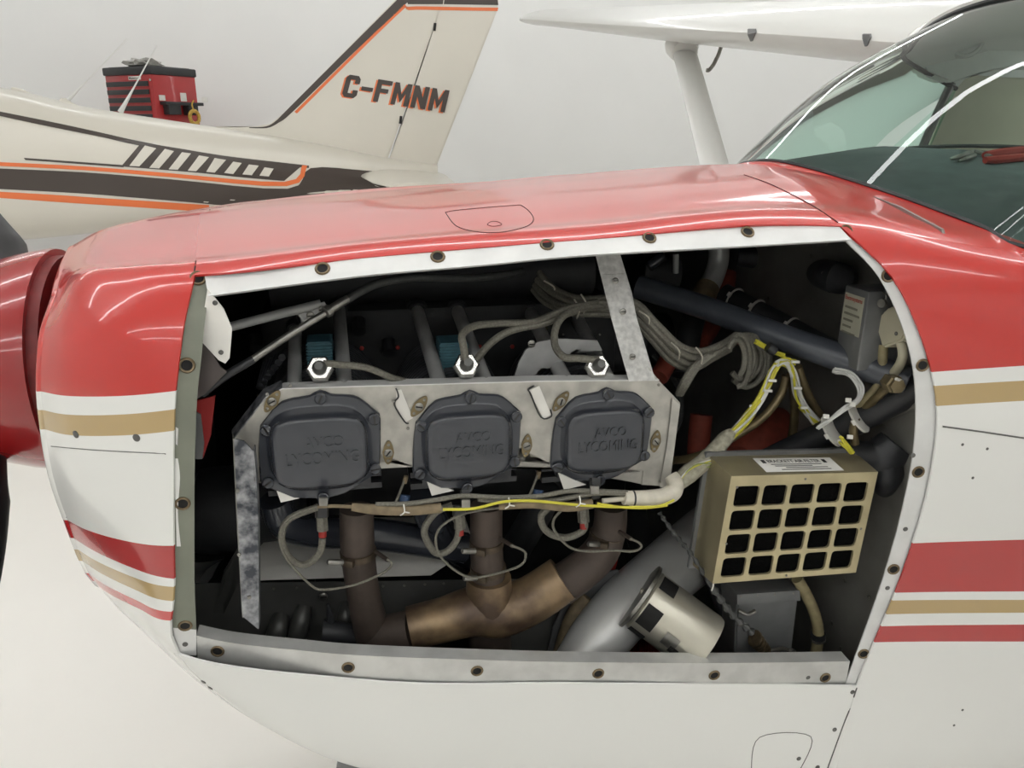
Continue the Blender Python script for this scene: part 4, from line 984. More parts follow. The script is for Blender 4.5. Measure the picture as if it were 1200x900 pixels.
text_quad('label_heading', 'Electrosystems', hq, M_rink, lab, bold=.02)
for i, (a, b) in enumerate(((.1, .75), (.1, .9), (.1, .6), (.1, .55), (.1, .8))):
    z = -.018-i*.009; y0 = q[0].lerp(q[1], a); y1 = q[0].lerp(q[1], b)
    prism('label_print', [y0+Vector((-.0005, 0, z)), y1+Vector((-.0005, 0, z)), y1+Vector((-.0005, 0, z-.003)), y0+Vector((-.0005, 0, z-.003))], (.0003, 0, 0), mat('faded_print', (132, 130, 116), .7, noise=.3, nscale=900), lab)
tube('seal_wire', [PX(1030, 340, fx+.02), PX(1038, 345, fx+.02), PX(1037, 356, fx+.02), PX(1034, 360, fx+.02)], .0012, M_steel, RG, 4, 6)
lathe('lead_seal', PX(1035, 355, fx+.018), (-1, -.4, 0), [(.006, 0), (.0065, .002), (.006, .005)], M_steel, RG, 12)
RC = thing('relay_cover', 'cream plastic relay cover with two cables beside the grey regulator box', 'electrical box')
fx2 = XF-.05
pts = [PX(x, y, fx2) for x, y in ((1024, 375), (1040, 360), (1054, 358), (1064, 384), (1057, 399), (1033, 408))]
prism('cover_body', pts, (.045, -.006, .0), M_cream, RC, bev=.003)
for x, y in ((1028, 374), (1050, 391)): screw(PX(x, y, fx2-.001), (-1, 0, 0), RC, .6, ME_grey)
tube('cover_cable', [PX(1035, 404, fx2+.01), PX(1034, 425, fx2+.01), PX(1030, 450, fx2+.01), PX(1012, 470, fx2), PX(995, 480, fx2)], .0065, M_hosec, RC, 5, 10)
tube('cover_cable', [PX(1055, 398, fx2+.01), PX(1058, 415, fx2+.01), PX(1053, 430, fx2+.015), PX(1040, 445, fx2+.02)], .0065, M_cream, RC, 5, 10)
tube('orange_wire', [PX(1026, 396, fx2), PX(1016, 404, fx2), PX(1020, 412, fx2), PX(1012, 420, fx2)], .0015, M_orange, RC, 5, 6)

# wiring on the firewall side
WB_ = thing('yellow_wire_loom', 'yellow and white wire loom tied in an arch ahead of the firewall', 'wiring')
def bundle(parent, path, n, spread, r, mats, name='wire'):
    for k in range(n):
        m = mats[k % len(mats)]; ph = random.random()*6
        pts = [(x+spread*math.cos(ph+i*1.1+k*2.1)*random.uniform(.4, 1), y+spread*math.sin(ph+i*.9+k*2.1)*random.uniform(.4, 1), Y+random.uniform(-.004, .004)) for i, (x, y, Y) in enumerate(path)]
        tp(name, pts, r, m, parent, 5, 6)
arch = [(795, 562, -.43), (820, 545, -.42), (848, 520, -.40), (875, 490, -.38), (896, 460, -.37), (907, 432, -.36), (918, 424, -.355), (928, 428, -.35)]
bundle(WB_, arch[2:], 13, 6, 1.6, [M_yel, M_yel, M_wire], 'loom_wire')
bundle(WB_, [(912, 426, -.36), (922, 424, -.355), (930, 440, -.352), (936, 465, -.35), (950, 488, -.35), (962, 498, -.35)], 10, 4.5, 1.5, [M_wire, M_yel, M_wire], 'loom_wire')
bundle(WB_, [(940, 478, -.35), (952, 492, -.35), (960, 498, -.352), (966, 490, -.35)], 6, 4, 1.5, [M_yel], 'loom_wire')
bundle(WB_, [(885, 400, -.33), (903, 410, -.335), (920, 418, -.345)], 6, 3, 1.5, [M_yel], 'loom_wire')
bundle(WB_, [(985, 515, -.45), (990, 522, -.45), (998, 530, -.448)], 7, 3.5, 1.5, [M_yel], 'loom_wire')
tp('loom_band', [(900, 406, -.345), (908, 412, -.347)], 6, M_cblk, WB_, 2, 10)
tp('loom_sleeve', [(795, 566, -.42), (806, 556, -.418), (826, 540, -.41), (850, 514, -.395), (858, 506, -.39)], [9, 11, 10, 9, 5], mat('frayed_sleeve', (172, 168, 150), .8, noise=.35, nscale=140, bump=.5), WB_, 5, 12)
bundle(WB_, [(793, 572, -.43), (812, 552, -.425), (832, 545, -.42), (856, 536, -.41)], 9, 7, .9, [M_yel, M_wire, mat('green_wire', (150, 160, 90), .5, noise=.1, nscale=50)], 'loom_strand')
for k, (x, y) in enumerate(((905, 446), (900, 458), (883, 476), (932, 424), (935, 455), (943, 478))):
    c = P(x, y, -.375 if k < 3 else -.36); b = box_bm((-.006, -.002, -.002), (.006, .002, .002), .0007); bm_part('tie_head', b, M_nylon, WB_, True, mat_at(c, (-.3, -1, .2)))
WW = thing('white_wire_loop', 'looped white wires zip-tied to the black mount sleeve', 'wiring')
bundle(WW, [(978, 434, -.38), (996, 438, -.40), (1008, 455, -.42), (1004, 470, -.43), (988, 480, -.435), (972, 492, -.43), (960, 500, -.42)], 8, 3.5, 1.6, [M_wire])
for x, y, Y in ((975, 505, -.40), (1006, 489, -.415)):
    c = P(x, y, Y); d = P(1010, 488, -.40)-P(940, 522, -.345); zip_tie(WW, c, d, 18*mpx(c))
for x, y in ((994, 469), (999, 474), (968, 488), (996, 512), (985, 517)):
    bm_part('tie_head', box_bm((-.004, -.003, -.002), (.004, .003, .002), .0007), M_nylon, WW, True, mat_at(P(x, y, -.445), (-.5, -1, .4)))
BL = thing('bronze_fuel_lines', 'bronze fuel lines curving down beside the yellow loom', 'fuel lines')
for pts in ([(921, 440, -.33), (915, 462, -.33), (893, 490, -.34), (860, 512, -.35), (820, 534, -.36), (785, 540, -.30)], [(927, 438, -.33), (931, 470, -.32), (930, 500, -.31), (926, 520, -.30)], [(935, 430, -.33), (945, 458, -.33), (958, 482, -.33), (975, 502, -.33)], [(1042, 452, -.45), (1025, 468, -.43), (1008, 482, -.40)], [(1003, 490, -.42), (1000, 505, -.42), (1002, 520, -.42)]):
    tp('fuel_line', pts, 5, M_bron, BL, 5, 12)
OD = thing('orange_duct_elbow', 'orange silicone duct elbow behind the loom, above the filter box', 'duct')
tp('duct_body', [(875, 540, -.20), (890, 520, -.18), (912, 505, -.14), (930, 500, -.08)], [26, 28, 27, 24], M_orange, OD, 6, 20)
tp('duct_cord', [(868, 535, -.27), (885, 535, -.27), (905, 527, -.26), (922, 516, -.25)], 2, M_sleeve, OD, 5, 6)
OD2 = thing('orange_duct', 'upright orange duct behind the aft end of the baffle', 'duct')
tp('duct_body', [(818, 545, -.10), (819, 515, -.10), (822, 486, -.09)], 13, M_orange, OD2, 6, 18)
OD3 = thing('orange_hose', 'short orange hose below the white strap', 'duct')
tp('hose_body', [(772, 442, -.16), (782, 425, -.14), (792, 405, -.12)], 11, M_orange, OD3, 5, 16)
OD4 = thing('red_hose', 'dull red hose behind the silver alloy elbow', 'duct')
tp('hose_body', [(850, 320, .06), (846, 345, .04), (832, 380, .02), (818, 400, 0)], 13, M_orange, OD4, 5, 16)
BT = thing('rubber_boot', 'lumpy black rubber boot on the firewall behind the filter box', 'boot')
tube('boot_body', [PX(985, 522, XF-.06), PX(1010, 535, XF-.04), PX(1033, 535, XF-.02), PX(1050, 520, XF-.004)], [.016, .024, .030, .026], M_rub, BT, 5, 14)
tube('boot_tail', [PX(1030, 530, XF-.02), PX(1040, 555, XF-.015), PX(1035, 575, XF-.005)], [.026, .022, .012], M_rub, BT, 5, 14)

# ================================================================== air filter
AF = thing('air_filter', 'bronze-coloured boxed air filter with a grid of twenty openings on the firewall side', 'air filter')
FYf, FYb = -.475, -.418
c4 = [P(857, 558, FYf), P(1029, 553, FYf), P(1003, 671, FYf), P(835, 684, FYf)]
back = [c+Vector((-.004 if i in (0, 3) else .004, FYb-FYf, .004 if i < 2 else -.004)) for i, c in enumerate(c4)]
# housing: four walls
vs = c4+back; fs = [(0, 1, 5, 4), (1, 2, 6, 5), (2, 3, 7, 6), (3, 0, 4, 7), (4, 5, 6, 7)]
part('filter_housing', vs, fs, M_filt, AF, smooth=False)
def q2(u, v, y=0.):
    return c4[0].lerp(c4[1], u).lerp(c4[3].lerp(c4[2], u), v)+Vector((0, y, 0))
# front grille with twenty rounded openings
NX, NY = 5, 4; u0, u1, v0, v1 = .030, .965, .075, .965; vs = []; fs = []
du = (u1-u0)/NX; dv = (v1-v0)/NY; hw, hh = .425, .42
def addq(pts):
    n = len(vs); vs.extend(pts); fs.append(tuple(range(n, n+len(pts))))
def rr(n=24):
    out = []
    for k in range(n):
        a = 2*math.pi*(k+.5)/n; c, s_ = math.cos(a), math.sin(a); ex = 7.
        out.append((.5+hw*math.copysign(abs(c)**(2/ex), c), .5+hh*math.copysign(abs(s_)**(2/ex), s_)))
    return out
def sq(n=24):
    out = []
    for k in range(n):
        a = 2*math.pi*(k+.5)/n; c, s_ = math.cos(a), math.sin(a); m_ = max(abs(c), abs(s_)); out.append((.5+.5*c/m_, .5+.5*s_/m_))
    return out
hole, cell = rr(), sq(); n = 24
for i in range(NX):
    for j in range(NY):
        f = lambda p, y=0.: q2(u0+(i+p[0])*du, v0+(j+p[1])*dv, y)
        for k in range(n):
            k2 = (k+1) % n; addq([f(cell[k]), f(cell[k2]), f(hole[k2]), f(hole[k])]); addq([f(hole[k]), f(hole[k2]), f(hole[k2], .004), f(hole[k], .004)])
        for k in range(n):                      # square corners left by the sampling
            k2 = (k+1) % n; a, b = cell[k], cell[k2]
            if abs(a[0]-b[0]) > 1e-6 and abs(a[1]-b[1]) > 1e-6:
                cr = (round(a[0] if abs(abs(a[0]-.5)-.5) < 1e-6 else b[0]), round(a[1] if abs(abs(a[1]-.5)-.5) < 1e-6 else b[1])); addq([f(a), f(cr), f(b)])
for (a, b, c, d) in ((0, 1, 0, v0), (0, 1, v1, 1), (0, u0, v0, v1), (u1, 1, v0, v1)): addq([q2(a, c), q2(b, c), q2(b, d), q2(a, d)])
part('filter_grille', vs, fs, M_gold, AF, smooth=False, label='champagne metal grille')
prism('foam_element', [q2(.03, .03, .004), q2(.97, .03, .004), q2(.97, .97, .004), q2(.03, .97, .004)], (0, .02, 0), M_foam, AF)
for u, v in ((.5, .045), (.045, .62), (.965, .55), (.5, .975), (.05, .1)): screw(q2(u, v, -.0005), (0, -1, 0), AF, .8, ME_rivet, name='rivet')
bo = [b+Vector((-.006 if i in (0, 3) else .002, 0, .006 if i < 2 else -.006)) for i, b in enumerate(back)]
prism('back_frame', bo, (0, .006, 0), M_gbox, AF)
tz = (c4[0].z+c4[1].z)/2+.0015
def topq(px, py):       # point on the top wall of the housing
    a, b, c = c4[0], c4[1], back[0]; nn = (b-a).cross(c-a).normalized(); d = ray(px, py); t = (a-CAMP).dot(nn)/d.dot(nn); return CAMP+d*t+Vector((0, 0, .0008))
lq = [topq(x, y) for x, y in ((882, 538), (972, 537), (989, 552), (898, 554))]
fl_ = prism('filter_label', lq, (0, 0, .0004), M_label, AF)
def subq(u0, u1, v0, v1):
    g = lambda u, v: lq[0].lerp(lq[1], u).lerp(lq[3].lerp(lq[2], u), v)+Vector((0, 0, .0007))
    return [g(u0, v0), g(u1, v0), g(u1, v1), g(u0, v1)]
text_quad('label_heading', 'BRACKETT AIR FILTER', subq(.14, .82, .14, .36), M_ink, fl_, bold=.015)
for a, b, c in ((.15, .8, .46), (.18, .66, .58), (.3, .84, .70), (.22, .86, .84)):
    prism('label_print', subq(a, b, c, c+.055), (0, 0, .0002), mat('label_grey_print', (130, 128, 124), .7, noise=.6, nscale=700), fl_)
for a in (.065, .85):
    prism('label_emblem', subq(a, a+.045, .16, .40), (0, 0, .0003), M_ink, fl_)

# ================================================================== lower aft corner
SPp = thing('silver_pipe', 'large smooth silver-painted pipe slanting down to the bottom rail', 'pipe')
tp('pipe_body', [(872, 600, -.17), (830, 632, -.22), (785, 668, -.28), (740, 706, -.33), (705, 745, -.36), (680, 785, -.38)], [38, 38, 37, 36, 35, 34], M_silver, SPp, 6, 28)
tp('pipe_patch', [(752, 690, -.385), (757, 705, -.388), (752, 712, -.388)], [2, 6, 3], M_champ, SPp, 4, 8)
CN = thing('motor_canister', 'champagne metal canister with dark cooling slots above the bottom rail', 'canister')
a = P(752, 700, -.375); b = P(828, 757, -.435); ax = (b-a).normalized(); R_ = 38*mpx(a); L_ = (b-a).length
lathe('canister_body', a+ax*.002, ax, [(R_*.90, 0), (R_*.98, .004), (R_*.98, L_*.93), (R_*.93, L_*.98), (R_*.6, L_)], M_champ, CN, 40)
lathe('canister_flange', a-ax*.006, ax, [(R_*1.0, 0), (R_*1.10, .001), (R_*1.10, .006), (R_*1.0, .008)], M_steel, CN, 40)
x_, y_, z_ = frame_of(ax)
pl = P(790, 733, -.465)
n_ = (CAMP-(a+ax*L_*.6)); n_ = (n_-ax*n_.dot(ax)).normalized(); t_ = ax.cross(n_)
cpt = a+ax*L_*.55; bp_ = []
dn = math.atan2((-Vector((0, 0, 1))).dot(t_), 0) if False else .25
def cyl(an, l): return a+ax*l+(n_*math.cos(an)+t_*math.sin(an))*(R_*.995)
sgn = 1 if (cyl(.6, L_*.5)-cyl(0, L_*.5)).z < 0 else -1
def strip(an0, an1, l0, l1, m, name):
    vs = []
    for i in range(9):
        for l in (l0, l1): vs.append(cyl(sgn*(an0+(an1-an0)*i/8), l)+(cyl(sgn*(an0+(an1-an0)*i/8), l)-(a+ax*l))*.012)
    v2, f2, fm = solidify(vs, grid_faces(9, 2), .0004); part(name, v2, f2, m, CN)
strip(-1.15, -.55, .008, .034, M_hole, 'cooling_slot'); strip(.0, .75, .008, .034, M_hole, 'cooling_slot'); strip(1.05, 1.6, .008, .034, M_hole, 'cooling_slot')
strip(.35, .8, L_*.45, L_*.64, M_steel, 'name_plate'); strip(.66, .92, L_*.58, L_*.70, M_ink, 'name_plate_print')
GP = thing('engine_mount_plate', 'grey pressed plate with a tubular rib between exhaust and silver pipe', 'plate')
pp('plate_body', [(662, 706), (700, 672), (725, 668), (730, 690), (700, 775), (640, 775), (648, 735)], -.30, .003, M_gbox, GP)
tp('plate_rib', [(688, 700, -.31), (672, 725, -.315), (656, 775, -.32)], [9, 11, 11], M_sheath, GP, 4, 12)
RDk = thing('oil_cooler', 'dull red ribbed oil cooler low behind the canister', 'oil cooler')
bm = bmesh.new()
for k in range(14):
    p = P(712+k*6, 736, -.30); box_bm((p.x, -.33, P(712, 775, -.30).z-.03), (p.x+.004, -.24, p.z), 0, bm)
bm_part('cooler_fins', bm, M_dkred, RDk, False)
box('cooler_core', (P(712, 740, -.30).x-.004, -.325, P(712, 775, -.3).z-.03), (P(796, 740, -.30).x+.006, -.245, P(712, 742, -.3).z), M_dkred, RDk, .003)
RDl = thing('red_strap', 'small red strap behind the aft exhaust header', 'strap')
pp('strap_band', [(722, 645), (728, 640), (720, 672), (712, 678)], -.27, .002, M_tape, RDl)
CB = thing('carburetor_box', 'grey metal box with a lever and spring below the filter', 'control box')
gb = [P(864, 703, -.40), P(936, 698, -.40), P(925, 790, -.40), P(860, 790, -.40)]
bxo = prism('box_body', gb, (0, .07, 0), M_gbox, CB, bev=.003)
pp('box_flange', [(864, 697), (937, 692), (938, 704), (864, 709)], -.405, .075, M_gbox, CB)
for x in (868, 888, 908, 930): screw(P(x, 699-(x-868)*.06, -.406), (0, -1, .4), CB, .8, ME_rivet, name='rivet')
tp('lever_rod', [(865, 715, -.412), (875, 720, -.415), (885, 716, -.412)], 2.5, M_steel, CB, 3, 8)
tp('lever_rod', [(898, 765, -.42), (915, 760, -.42), (928, 764, -.42)], 2.5, M_steel, CB, 3, 8)
for k in range(5): tp('spring_coil', [(884+k*3, 748+k*3.4, -.415), (886+k*3, 749+k*3.4, -.415)], 10-k*.7, M_brass, CB, 2, 14)
lathe('box_knob', P(927, 763, -.42), (0, -1, .2), [(.005, 0), (.006, .003), (.005, .008)], M_steel, CB, 10)
tp('round_flange', [(880, 690, -.36), (880, 680, -.36)], 30, M_gbox, CB, 2, 22)
CH = thing('drain_hose', 'cream hose with a black clamp running down the firewall below the filter', 'hose')
hz = [(934, 678, -.40), (945, 697, -.40), (955, 720, -.40), (959, 745, -.40), (954, 775, -.40), (950, 800, -.40)]
tp('hose_body', hz, 6.5, M_hosec, CH, 6, 12)
tp('hose_clamp', [(958.5, 742, -.40), (958.5, 750, -.40)], 8.5, M_rub, CH, 2, 14)
tp('clamp_band', [(958.5, 747.5, -.4005), (958.5, 749.5, -.4005)], 8.9, M_steel, CH, 2, 14)
TC = thing('twisted_cable', 'dark twisted cable hanging in front of the filter box corner', 'cable')
path = catmull([P(*q) for q in ((772, 600, -.40), (790, 625, -.42), (812, 652, -.44), (836, 690, -.455), (860, 722, -.455), (882, 742, -.45))], 14)
rr_ = [(2.4+1.1*math.sin(i*1.5))*mpx(p)*(1.0 if i < 40 else 1.5) for i, p in enumerate(path)]
v, f = tube_geo(path, rr_, 8); part('cable_strand', v, f, M_cable, TC)
tp('cable_tie', [(833, 672, -.458), (836, 684, -.462), (834, 692, -.458)], 1, M_nylon, TC, 3, 6)
BKH = thing('black_air_hose', 'black ribbed hose curving behind the twisted cable', 'hose')
tp('hose_body', [(828, 668, -.33), (842, 700, -.34), (850, 735, -.345), (852, 775, -.35)], 8, M_rub, BKH, 6, 14)
DK = thing('magneto', 'black magneto body in the shadow behind the aft end of the engine', 'magneto')
lathe('magneto_body', Vector((.43, -.02, zc+.02)), (1, 0, 0), [(.03, 0), (.06, .004), (.06, .07), (.05, .08), (.045, .13), (.02, .135)], M_case, DK, 24)
lathe('magneto_cap', Vector((.43, .10, zc+.08)), (1, -.1, 0), [(.03, 0), (.05, .004), (.05, .06), (.04, .07), (.02, .1)], M_case, DK, 24)
tube('magneto_lead', [Vector((.52, -.06, zc+.0)), Vector((.55, -.12, zc-.05)), Vector((.52, -.18, zc-.1)), Vector((.45, -.2, zc-.12))], .006, M_cable, DK, 6, 8)
# ================================================================== parked aeroplane behind
BP = thing('parked_airplane', 'cream airplane with brown and orange stripes, its tail showing behind the red cowl', 'airplane')
BYc = 5.0
top = [(-5.5, 2.05), (-3.6, 2.0), (-2.4, 1.830), (-1.9, 1.715), (-1.3, 1.62), (-.7, 1.535), (-.2, 1.45), (.25, 1.36), (.66, 1.31)]
bot = [(-5.5, .75), (-3.6, .72), (-2.4, .78), (-1.9, .82), (-1.3, .88), (-.7, .95), (-.2, 1.02), (.25, 1.08), (.66, 1.13)]
wid = [.55, .56, .48, .43, .36, .29, .22, .15, .06]
V = []
for (x, zt), (_, zb), wd in zip(top, bot, wid):
    r = []; zm = (zt+zb)/2; hh_ = (zt-zb)/2
    for k in range(28):
        an = 2*math.pi*k/28; c, s_ = math.cos(an), math.sin(an); ex = 2/2.9
        r.append(Vector((x, BYc+wd*math.copysign(abs(c)**ex, c), zm+hh_*math.copysign(abs(s_)**ex, s_))))
    V.append(r)
V2 = []
cols = [catmull([V[i][k] for i in range(len(V))], 5) for k in range(28)]
for i in range(len(cols[0])): V2 += [cols[k][i] for k in range(28)]
nL = len(cols[0]); fs = [(i*28+k, i*28+(k+1) % 28, (i+1)*28+(k+1) % 28, (i+1)*28+k) for i in range(nL-1) for k in range(28)]+[tuple(range(28)), tuple(range((nL-1)*28, nL*28))]
fus = part('fuselage', V2, fs, M_cream2, BP); S_f = Surf(V2, fs); S_f.guess = 6.2
def finpoly(name, pts, thick, m, parent, Y=BYc):
    return prism(name, [P(x, y, Y-thick/2) for x, y in pts], (0, thick, 0), m, parent, bev=.012)
fin = finpoly('fin', [(250, 148), (300, 150), (318, 147), (333, 132), (465, -2), (476, -12), (521, -12), (520, 0), (452, 193), (380, 190), (300, 172)], .10, M_cream2, BP)
rud = finpoly('rudder', [(522, -12), (575, -12), (585, -3), (583, 12), (512, 194), (454, 194), (521.5, 0)], .08, M_cream2, BP)
FYn = BYc-.054
class Plane:
    def __init__(s, Y): s.Y = Y
    def hit(s, px, py): return P(px, py, s.Y), Vector((0, -1, 0))
PLf = Plane(BYc-.0505); PLr = Plane(BYc-.0405)
decal('brown_edge', [(292, 149), (312, 148), (324, 141), (334, 131), (400, 65), (465, 0), (474, -9)], [(292, 150), (313, 150), (327, 143.5), (343, 131), (408, 68), (474, 6), (482, -1)], PLf, M_brown, fin)
decal('brown_cap', [(474, -10), (521, -10)], [(478, 5), (519, 5)], PLf, M_brown, fin)
decal('brown_cap', [(522, -10), (582, -8)], [(520, 5), (584, 6)], PLr, M_brown, rud)
decal('orange_edge', [(345, 131), (462, 16), (478, 8), (519, 8)], [(348, 133), (464, 19), (479, 12), (518, 12)], PLf, M_ostripe, fin)
decal('orange_edge', [(519, 8), (584, 9)], [(518, 12), (583, 13)], PLr, M_ostripe, rud)
for q in ((510, 31), (470, 140)):
    tp('rudder_hinge', [(q[0], q[1]-4, BYc-.05), (q[0]-1, q[1]+5, BYc-.05)], 1.6, M_ink, rud, 2, 6)
def rect(x0, y0, x1, y1): return [(x0, y0), (x1, y0), (x1, y1), (x0, y1)]
GL = {'C': (.78, [rect(0, .14, .27, .86), [(0, .86), (.27, .80), (.36, 1), (.14, 1)], [(.36, 1), (.27, .80), (.51, .80), (.64, 1)], [(.64, 1), (.51, .80), (.78, .80), (.78, .86)], rect(.51, .64, .78, .805), [(0, .14), (.14, 0), (.36, 0), (.27, .20)], [(.36, 0), (.64, 0), (.51, .20), (.27, .20)], [(.64, 0), (.78, .14), (.78, .20), (.51, .20)], rect(.51, .195, .78, .36)]),
      '-': (.62, [rect(0, .40, .62, .58)]),
      'F': (.80, [rect(0, 0, .27, 1), rect(.265, .80, .80, 1), rect(.265, .43, .68, .62)]),
      'M': (.92, [rect(0, 0, .24, 1), rect(.68, 0, .92, 1), [(.235, 1), (.235, .55), (.46, .12), (.46, .50)], [(.46, .50), (.46, .12), (.685, .55), (.685, 1)]]),
      'N': (.80, [rect(0, 0, .25, 1), rect(.55, 0, .80, 1), [(.245, 1), (.245, .52), (.555, 0), (.555, .48)]])}
def registration(nm, m, q, Y, parent):
    adv = 0.; items = []
    for ch in 'C-FMNM':
        w_, polys = GL[ch]; items.append((adv, polys)); adv += w_+.14
    adv -= .14; vs = []; fs = []
    for x0, polys in items:
        for pl in polys:
            n = len(vs); fs.append(tuple(range(n, n+len(pl))))
            for u, v in pl:
                t = (x0+u)/adv; a = Vector((q[3][0]+(q[2][0]-q[3][0])*t, q[3][1]+(q[2][1]-q[3][1])*t, 0)); b_ = Vector((q[0][0]+(q[1][0]-q[0][0])*t, q[0][1]+(q[1][1]-q[0][1])*t, 0))
                p = a.lerp(b_, v); vs.append(P(p.x, p.y, Y))
    part(nm, vs, fs, m, parent, smooth=False)
QL = ((407, 87), (527, 106), (521, 132), (400, 113))
registration('letter_shadow', M_ostripe, [(x-2.2, y+.8) for x, y in QL], BYc-.0515, fin)
registration('registration_letters', M_brown, QL, BYc-.0545, fin)
# stripes on the fuselage
decal('brown_stripe', [(-10, 129), (60, 143), (120, 156), (165, 166), (250, 181), (362, 194)], [(-10, 134), (60, 149), (120, 161), (165, 171), (250, 185), (362, 197)], S_f, M_brown, fus, .004)
decal('brown_panel', [(166, 167), (210, 174), (252, 181), (302, 188), (354, 194)], [(142, 195), (190, 199), (238, 203), (285, 208), (333, 212)], S_f, M_brown, fus, .003, ny=6)
for a in ([(510, 512), (550, 522), (490, 585), (455, 583)], [(580, 524), (612, 532), (560, 592), (525, 590)], [(640, 536), (672, 540), (625, 597), (593, 595)], [(700, 547), (735, 553), (690, 602), (660, 600)], [(755, 556), (795, 562), (755, 607), (725, 604)], [(820, 568), (850, 573), (820, 612), (788, 608)], [(875, 578), (910, 582), (885, 616), (852, 613)], [(930, 588), (962, 593), (945, 620), (912, 617)]):
    a = [(x/3, y/3) for x, y in a]; decal('cream_bar', [a[0], a[1]], [a[3], a[2]], S_f, M_cream2, fus, .008, ny=4)
decal('brown_line', [(28, 185), (145, 193.5)], [(30, 187.5), (145, 196)], S_f, M_brown, fus, .004)
decal('orange_stripe', [(-10, 189.5), (100, 195), (200, 203), (333, 213), (354, 193.5)], [(-10, 194), (100, 199.5), (200, 207.5), (336, 218), (360, 194)], S_f, M_ostripe, fus, .006)
decal('brown_band', [(-10, 197), (100, 202), (200, 210), (337, 221), (364, 197), (430, 200), (505, 206)], [(-10, 221), (100, 227), (200, 235), (300, 243), (364, 240), (430, 235), (505, 230)], S_f, M_brown, fus, .003, ny=6)
decal('orange_stripe', [(-10, 224), (60, 228), (120, 232), (245, 240)], [(-10, 231), (60, 236), (120, 240), (245, 248)], S_f, M_ostripe, fus, .004)
seam('dorsal_gap', [(293, 168), (330, 177), (375, 185), (452, 193)], PLf, M_ink, fin, .5)
# tailplane
def tailplane(sg):
    V = []
    for y, x, c, t in ((.03, .02, .68, .11), (.9, .10, .56, .10), (1.35, .2, .42, .08)):
        V.append(airfoil(Vector((x+.02, BYc+sg*y, 1.225)), c, t, 8))
    nv = len(V[0]); vs = [p for r in V for p in r]; fs = grid_faces(3, nv)+[(i*nv+nv-1, i*nv, (i+1)*nv, (i+1)*nv+nv-1) for i in range(2)]+[tuple(range(2*nv, 3*nv)), tuple(range(nv))]
    part('tailplane', vs, fs, M_cream2, BP)
tailplane(-1); tailplane(1)
for (bx, by), (tx, ty) in (((76, 121), (149, 45)), ((143, 128), (184, 53))):
    b0 = P(bx, by, BYc); t0 = P(tx, ty, BYc); d = t0-b0
    tube('antenna', [b0-d*.05, b0+d*.35, t0], [.02, .006, .003], M_white, BP, 5, 10)
lathe('antenna_base', P(76, 122, BYc), (0, 0, 1), [(.09, -.01), (.05, .01), (.02, .04)], M_cream2, BP, 18)
tube('beacon_fairing', [P(14, 107, BYc), P(25, 110, BYc), P(45, 116, BYc)], [.03, .035, .012], M_cream2, BP, 5, 12)
for sg in (-1, 1):
    tube('gear_leg', [Vector((-4.2, BYc+sg*.4, .85)), Vector((-4.1, BYc+sg*1.1, .2))], .03, M_cream2, BP, 4, 10)
    lathe('gear_wheel', (-4.1, BYc+sg*1.1-.07, .205), (0, 1, 0), [(.08, 0), (.17, .01), (.2, .04), (.205, .07), (.2, .1), (.17, .13), (.08, .14)], M_tyre, BP, 24)
tube('gear_leg', [Vector((-5.3, BYc, .8)), Vector((-5.35, BYc, .2))], .03, M_cream2, BP, 4, 10)
lathe('gear_wheel', (-5.35, BYc-.07, .205), (0, 1, 0), [(.08, 0), (.17, .01), (.2, .04), (.205, .07), (.2, .1), (.17, .13), (.08, .14)], M_tyre, BP, 24)

# ================================================================== tool chest by the back wall
TCH = thing('tool_chest', 'red tool chest with black drawer pulls standing by the white back wall', 'tool chest')
C0 = P(176, 77, 7.05); th = math.radians(40)
av = Vector((-math.cos(th), math.sin(th), 0)); bv = Vector((math.sin(th), math.cos(th), 0))
sc_ = mpx(C0); WF = 62*sc_/math.cos(th)*1.06; WS = 44*sc_/math.sin(th)*.90
ztop = C0.z; zbot = 0.
Mt = Matrix(((av.x, bv.x, 0, C0.x), (av.y, bv.y, 0, C0.y), (0, 0, 1, 0), (0, 0, 0, 1)))   # local x along the front, y along the side
def cb(name, lo, hi, m, parent=TCH, bev=.004, label=None): return box(name, lo, hi, m, parent, bev, Mt, label)
hd = ztop-.075
cb('chest_body', (0, 0, .12), (WF, WS, hd), M_cred)
cb('chest_top', (-.015, -.015, hd), (WF+.015, WS+.015, ztop), M_cblk, bev=.012)
cb('top_tray', (.03, .03, ztop), (WF-.03, WS-.03, ztop+.006), M_cblk, bev=.002)
z = hd-.055
for i in range(11):
    h_ = .075 if i not in (4,) else .14
    d = cb('drawer', (.05, -.006, z-h_+.008), (WF-.02, .01, z), M_cred)
    cb('drawer_pull', (.05, -.018, z-.050), (WF-.02, -.0065, z-.004), M_cblk, d, .003)
    z -= h_
    if z < .3: break
pl_ = cb('brand_plate', (.16, -.004, hd-.045), (.34, -.001, hd-.012), M_label)
q = [Mt@Vector((.33, -.005, hd-.018)), Mt@Vector((.17, -.005, hd-.018)), Mt@Vector((.17, -.005, hd-.038)), Mt@Vector((.33, -.005, hd-.038))]
text_quad('brand_lettering', 'Mastercraft', q, M_ink, pl_, bold=.02)
lathe('chest_lock', Mt@Vector((.02, -.002, hd-.05)), -bv, [(.012, 0), (.012, .008), (.008, .01)], M_chrome, TCH, 12)
zs = P(200, 122, 7.2).z
cb('side_holder', (-.10, .05, zs-.01), (-.002, WS*.98, zs+.02), M_cblk)
cb('holder_cup', (-.09, .08, zs-.10), (-.003, .22, zs-.01), M_cblk)
cb('holder_cup', (-.09, WS*.62, zs-.10), (-.003, WS*.85, zs-.01), M_cblk)
for y_ in (.05, .30, .56): cb('side_sticker', (-.003, y_, zs+.03), (-.0005, y_+.07, zs+(.11 if y_ == .30 else .08)), M_label)
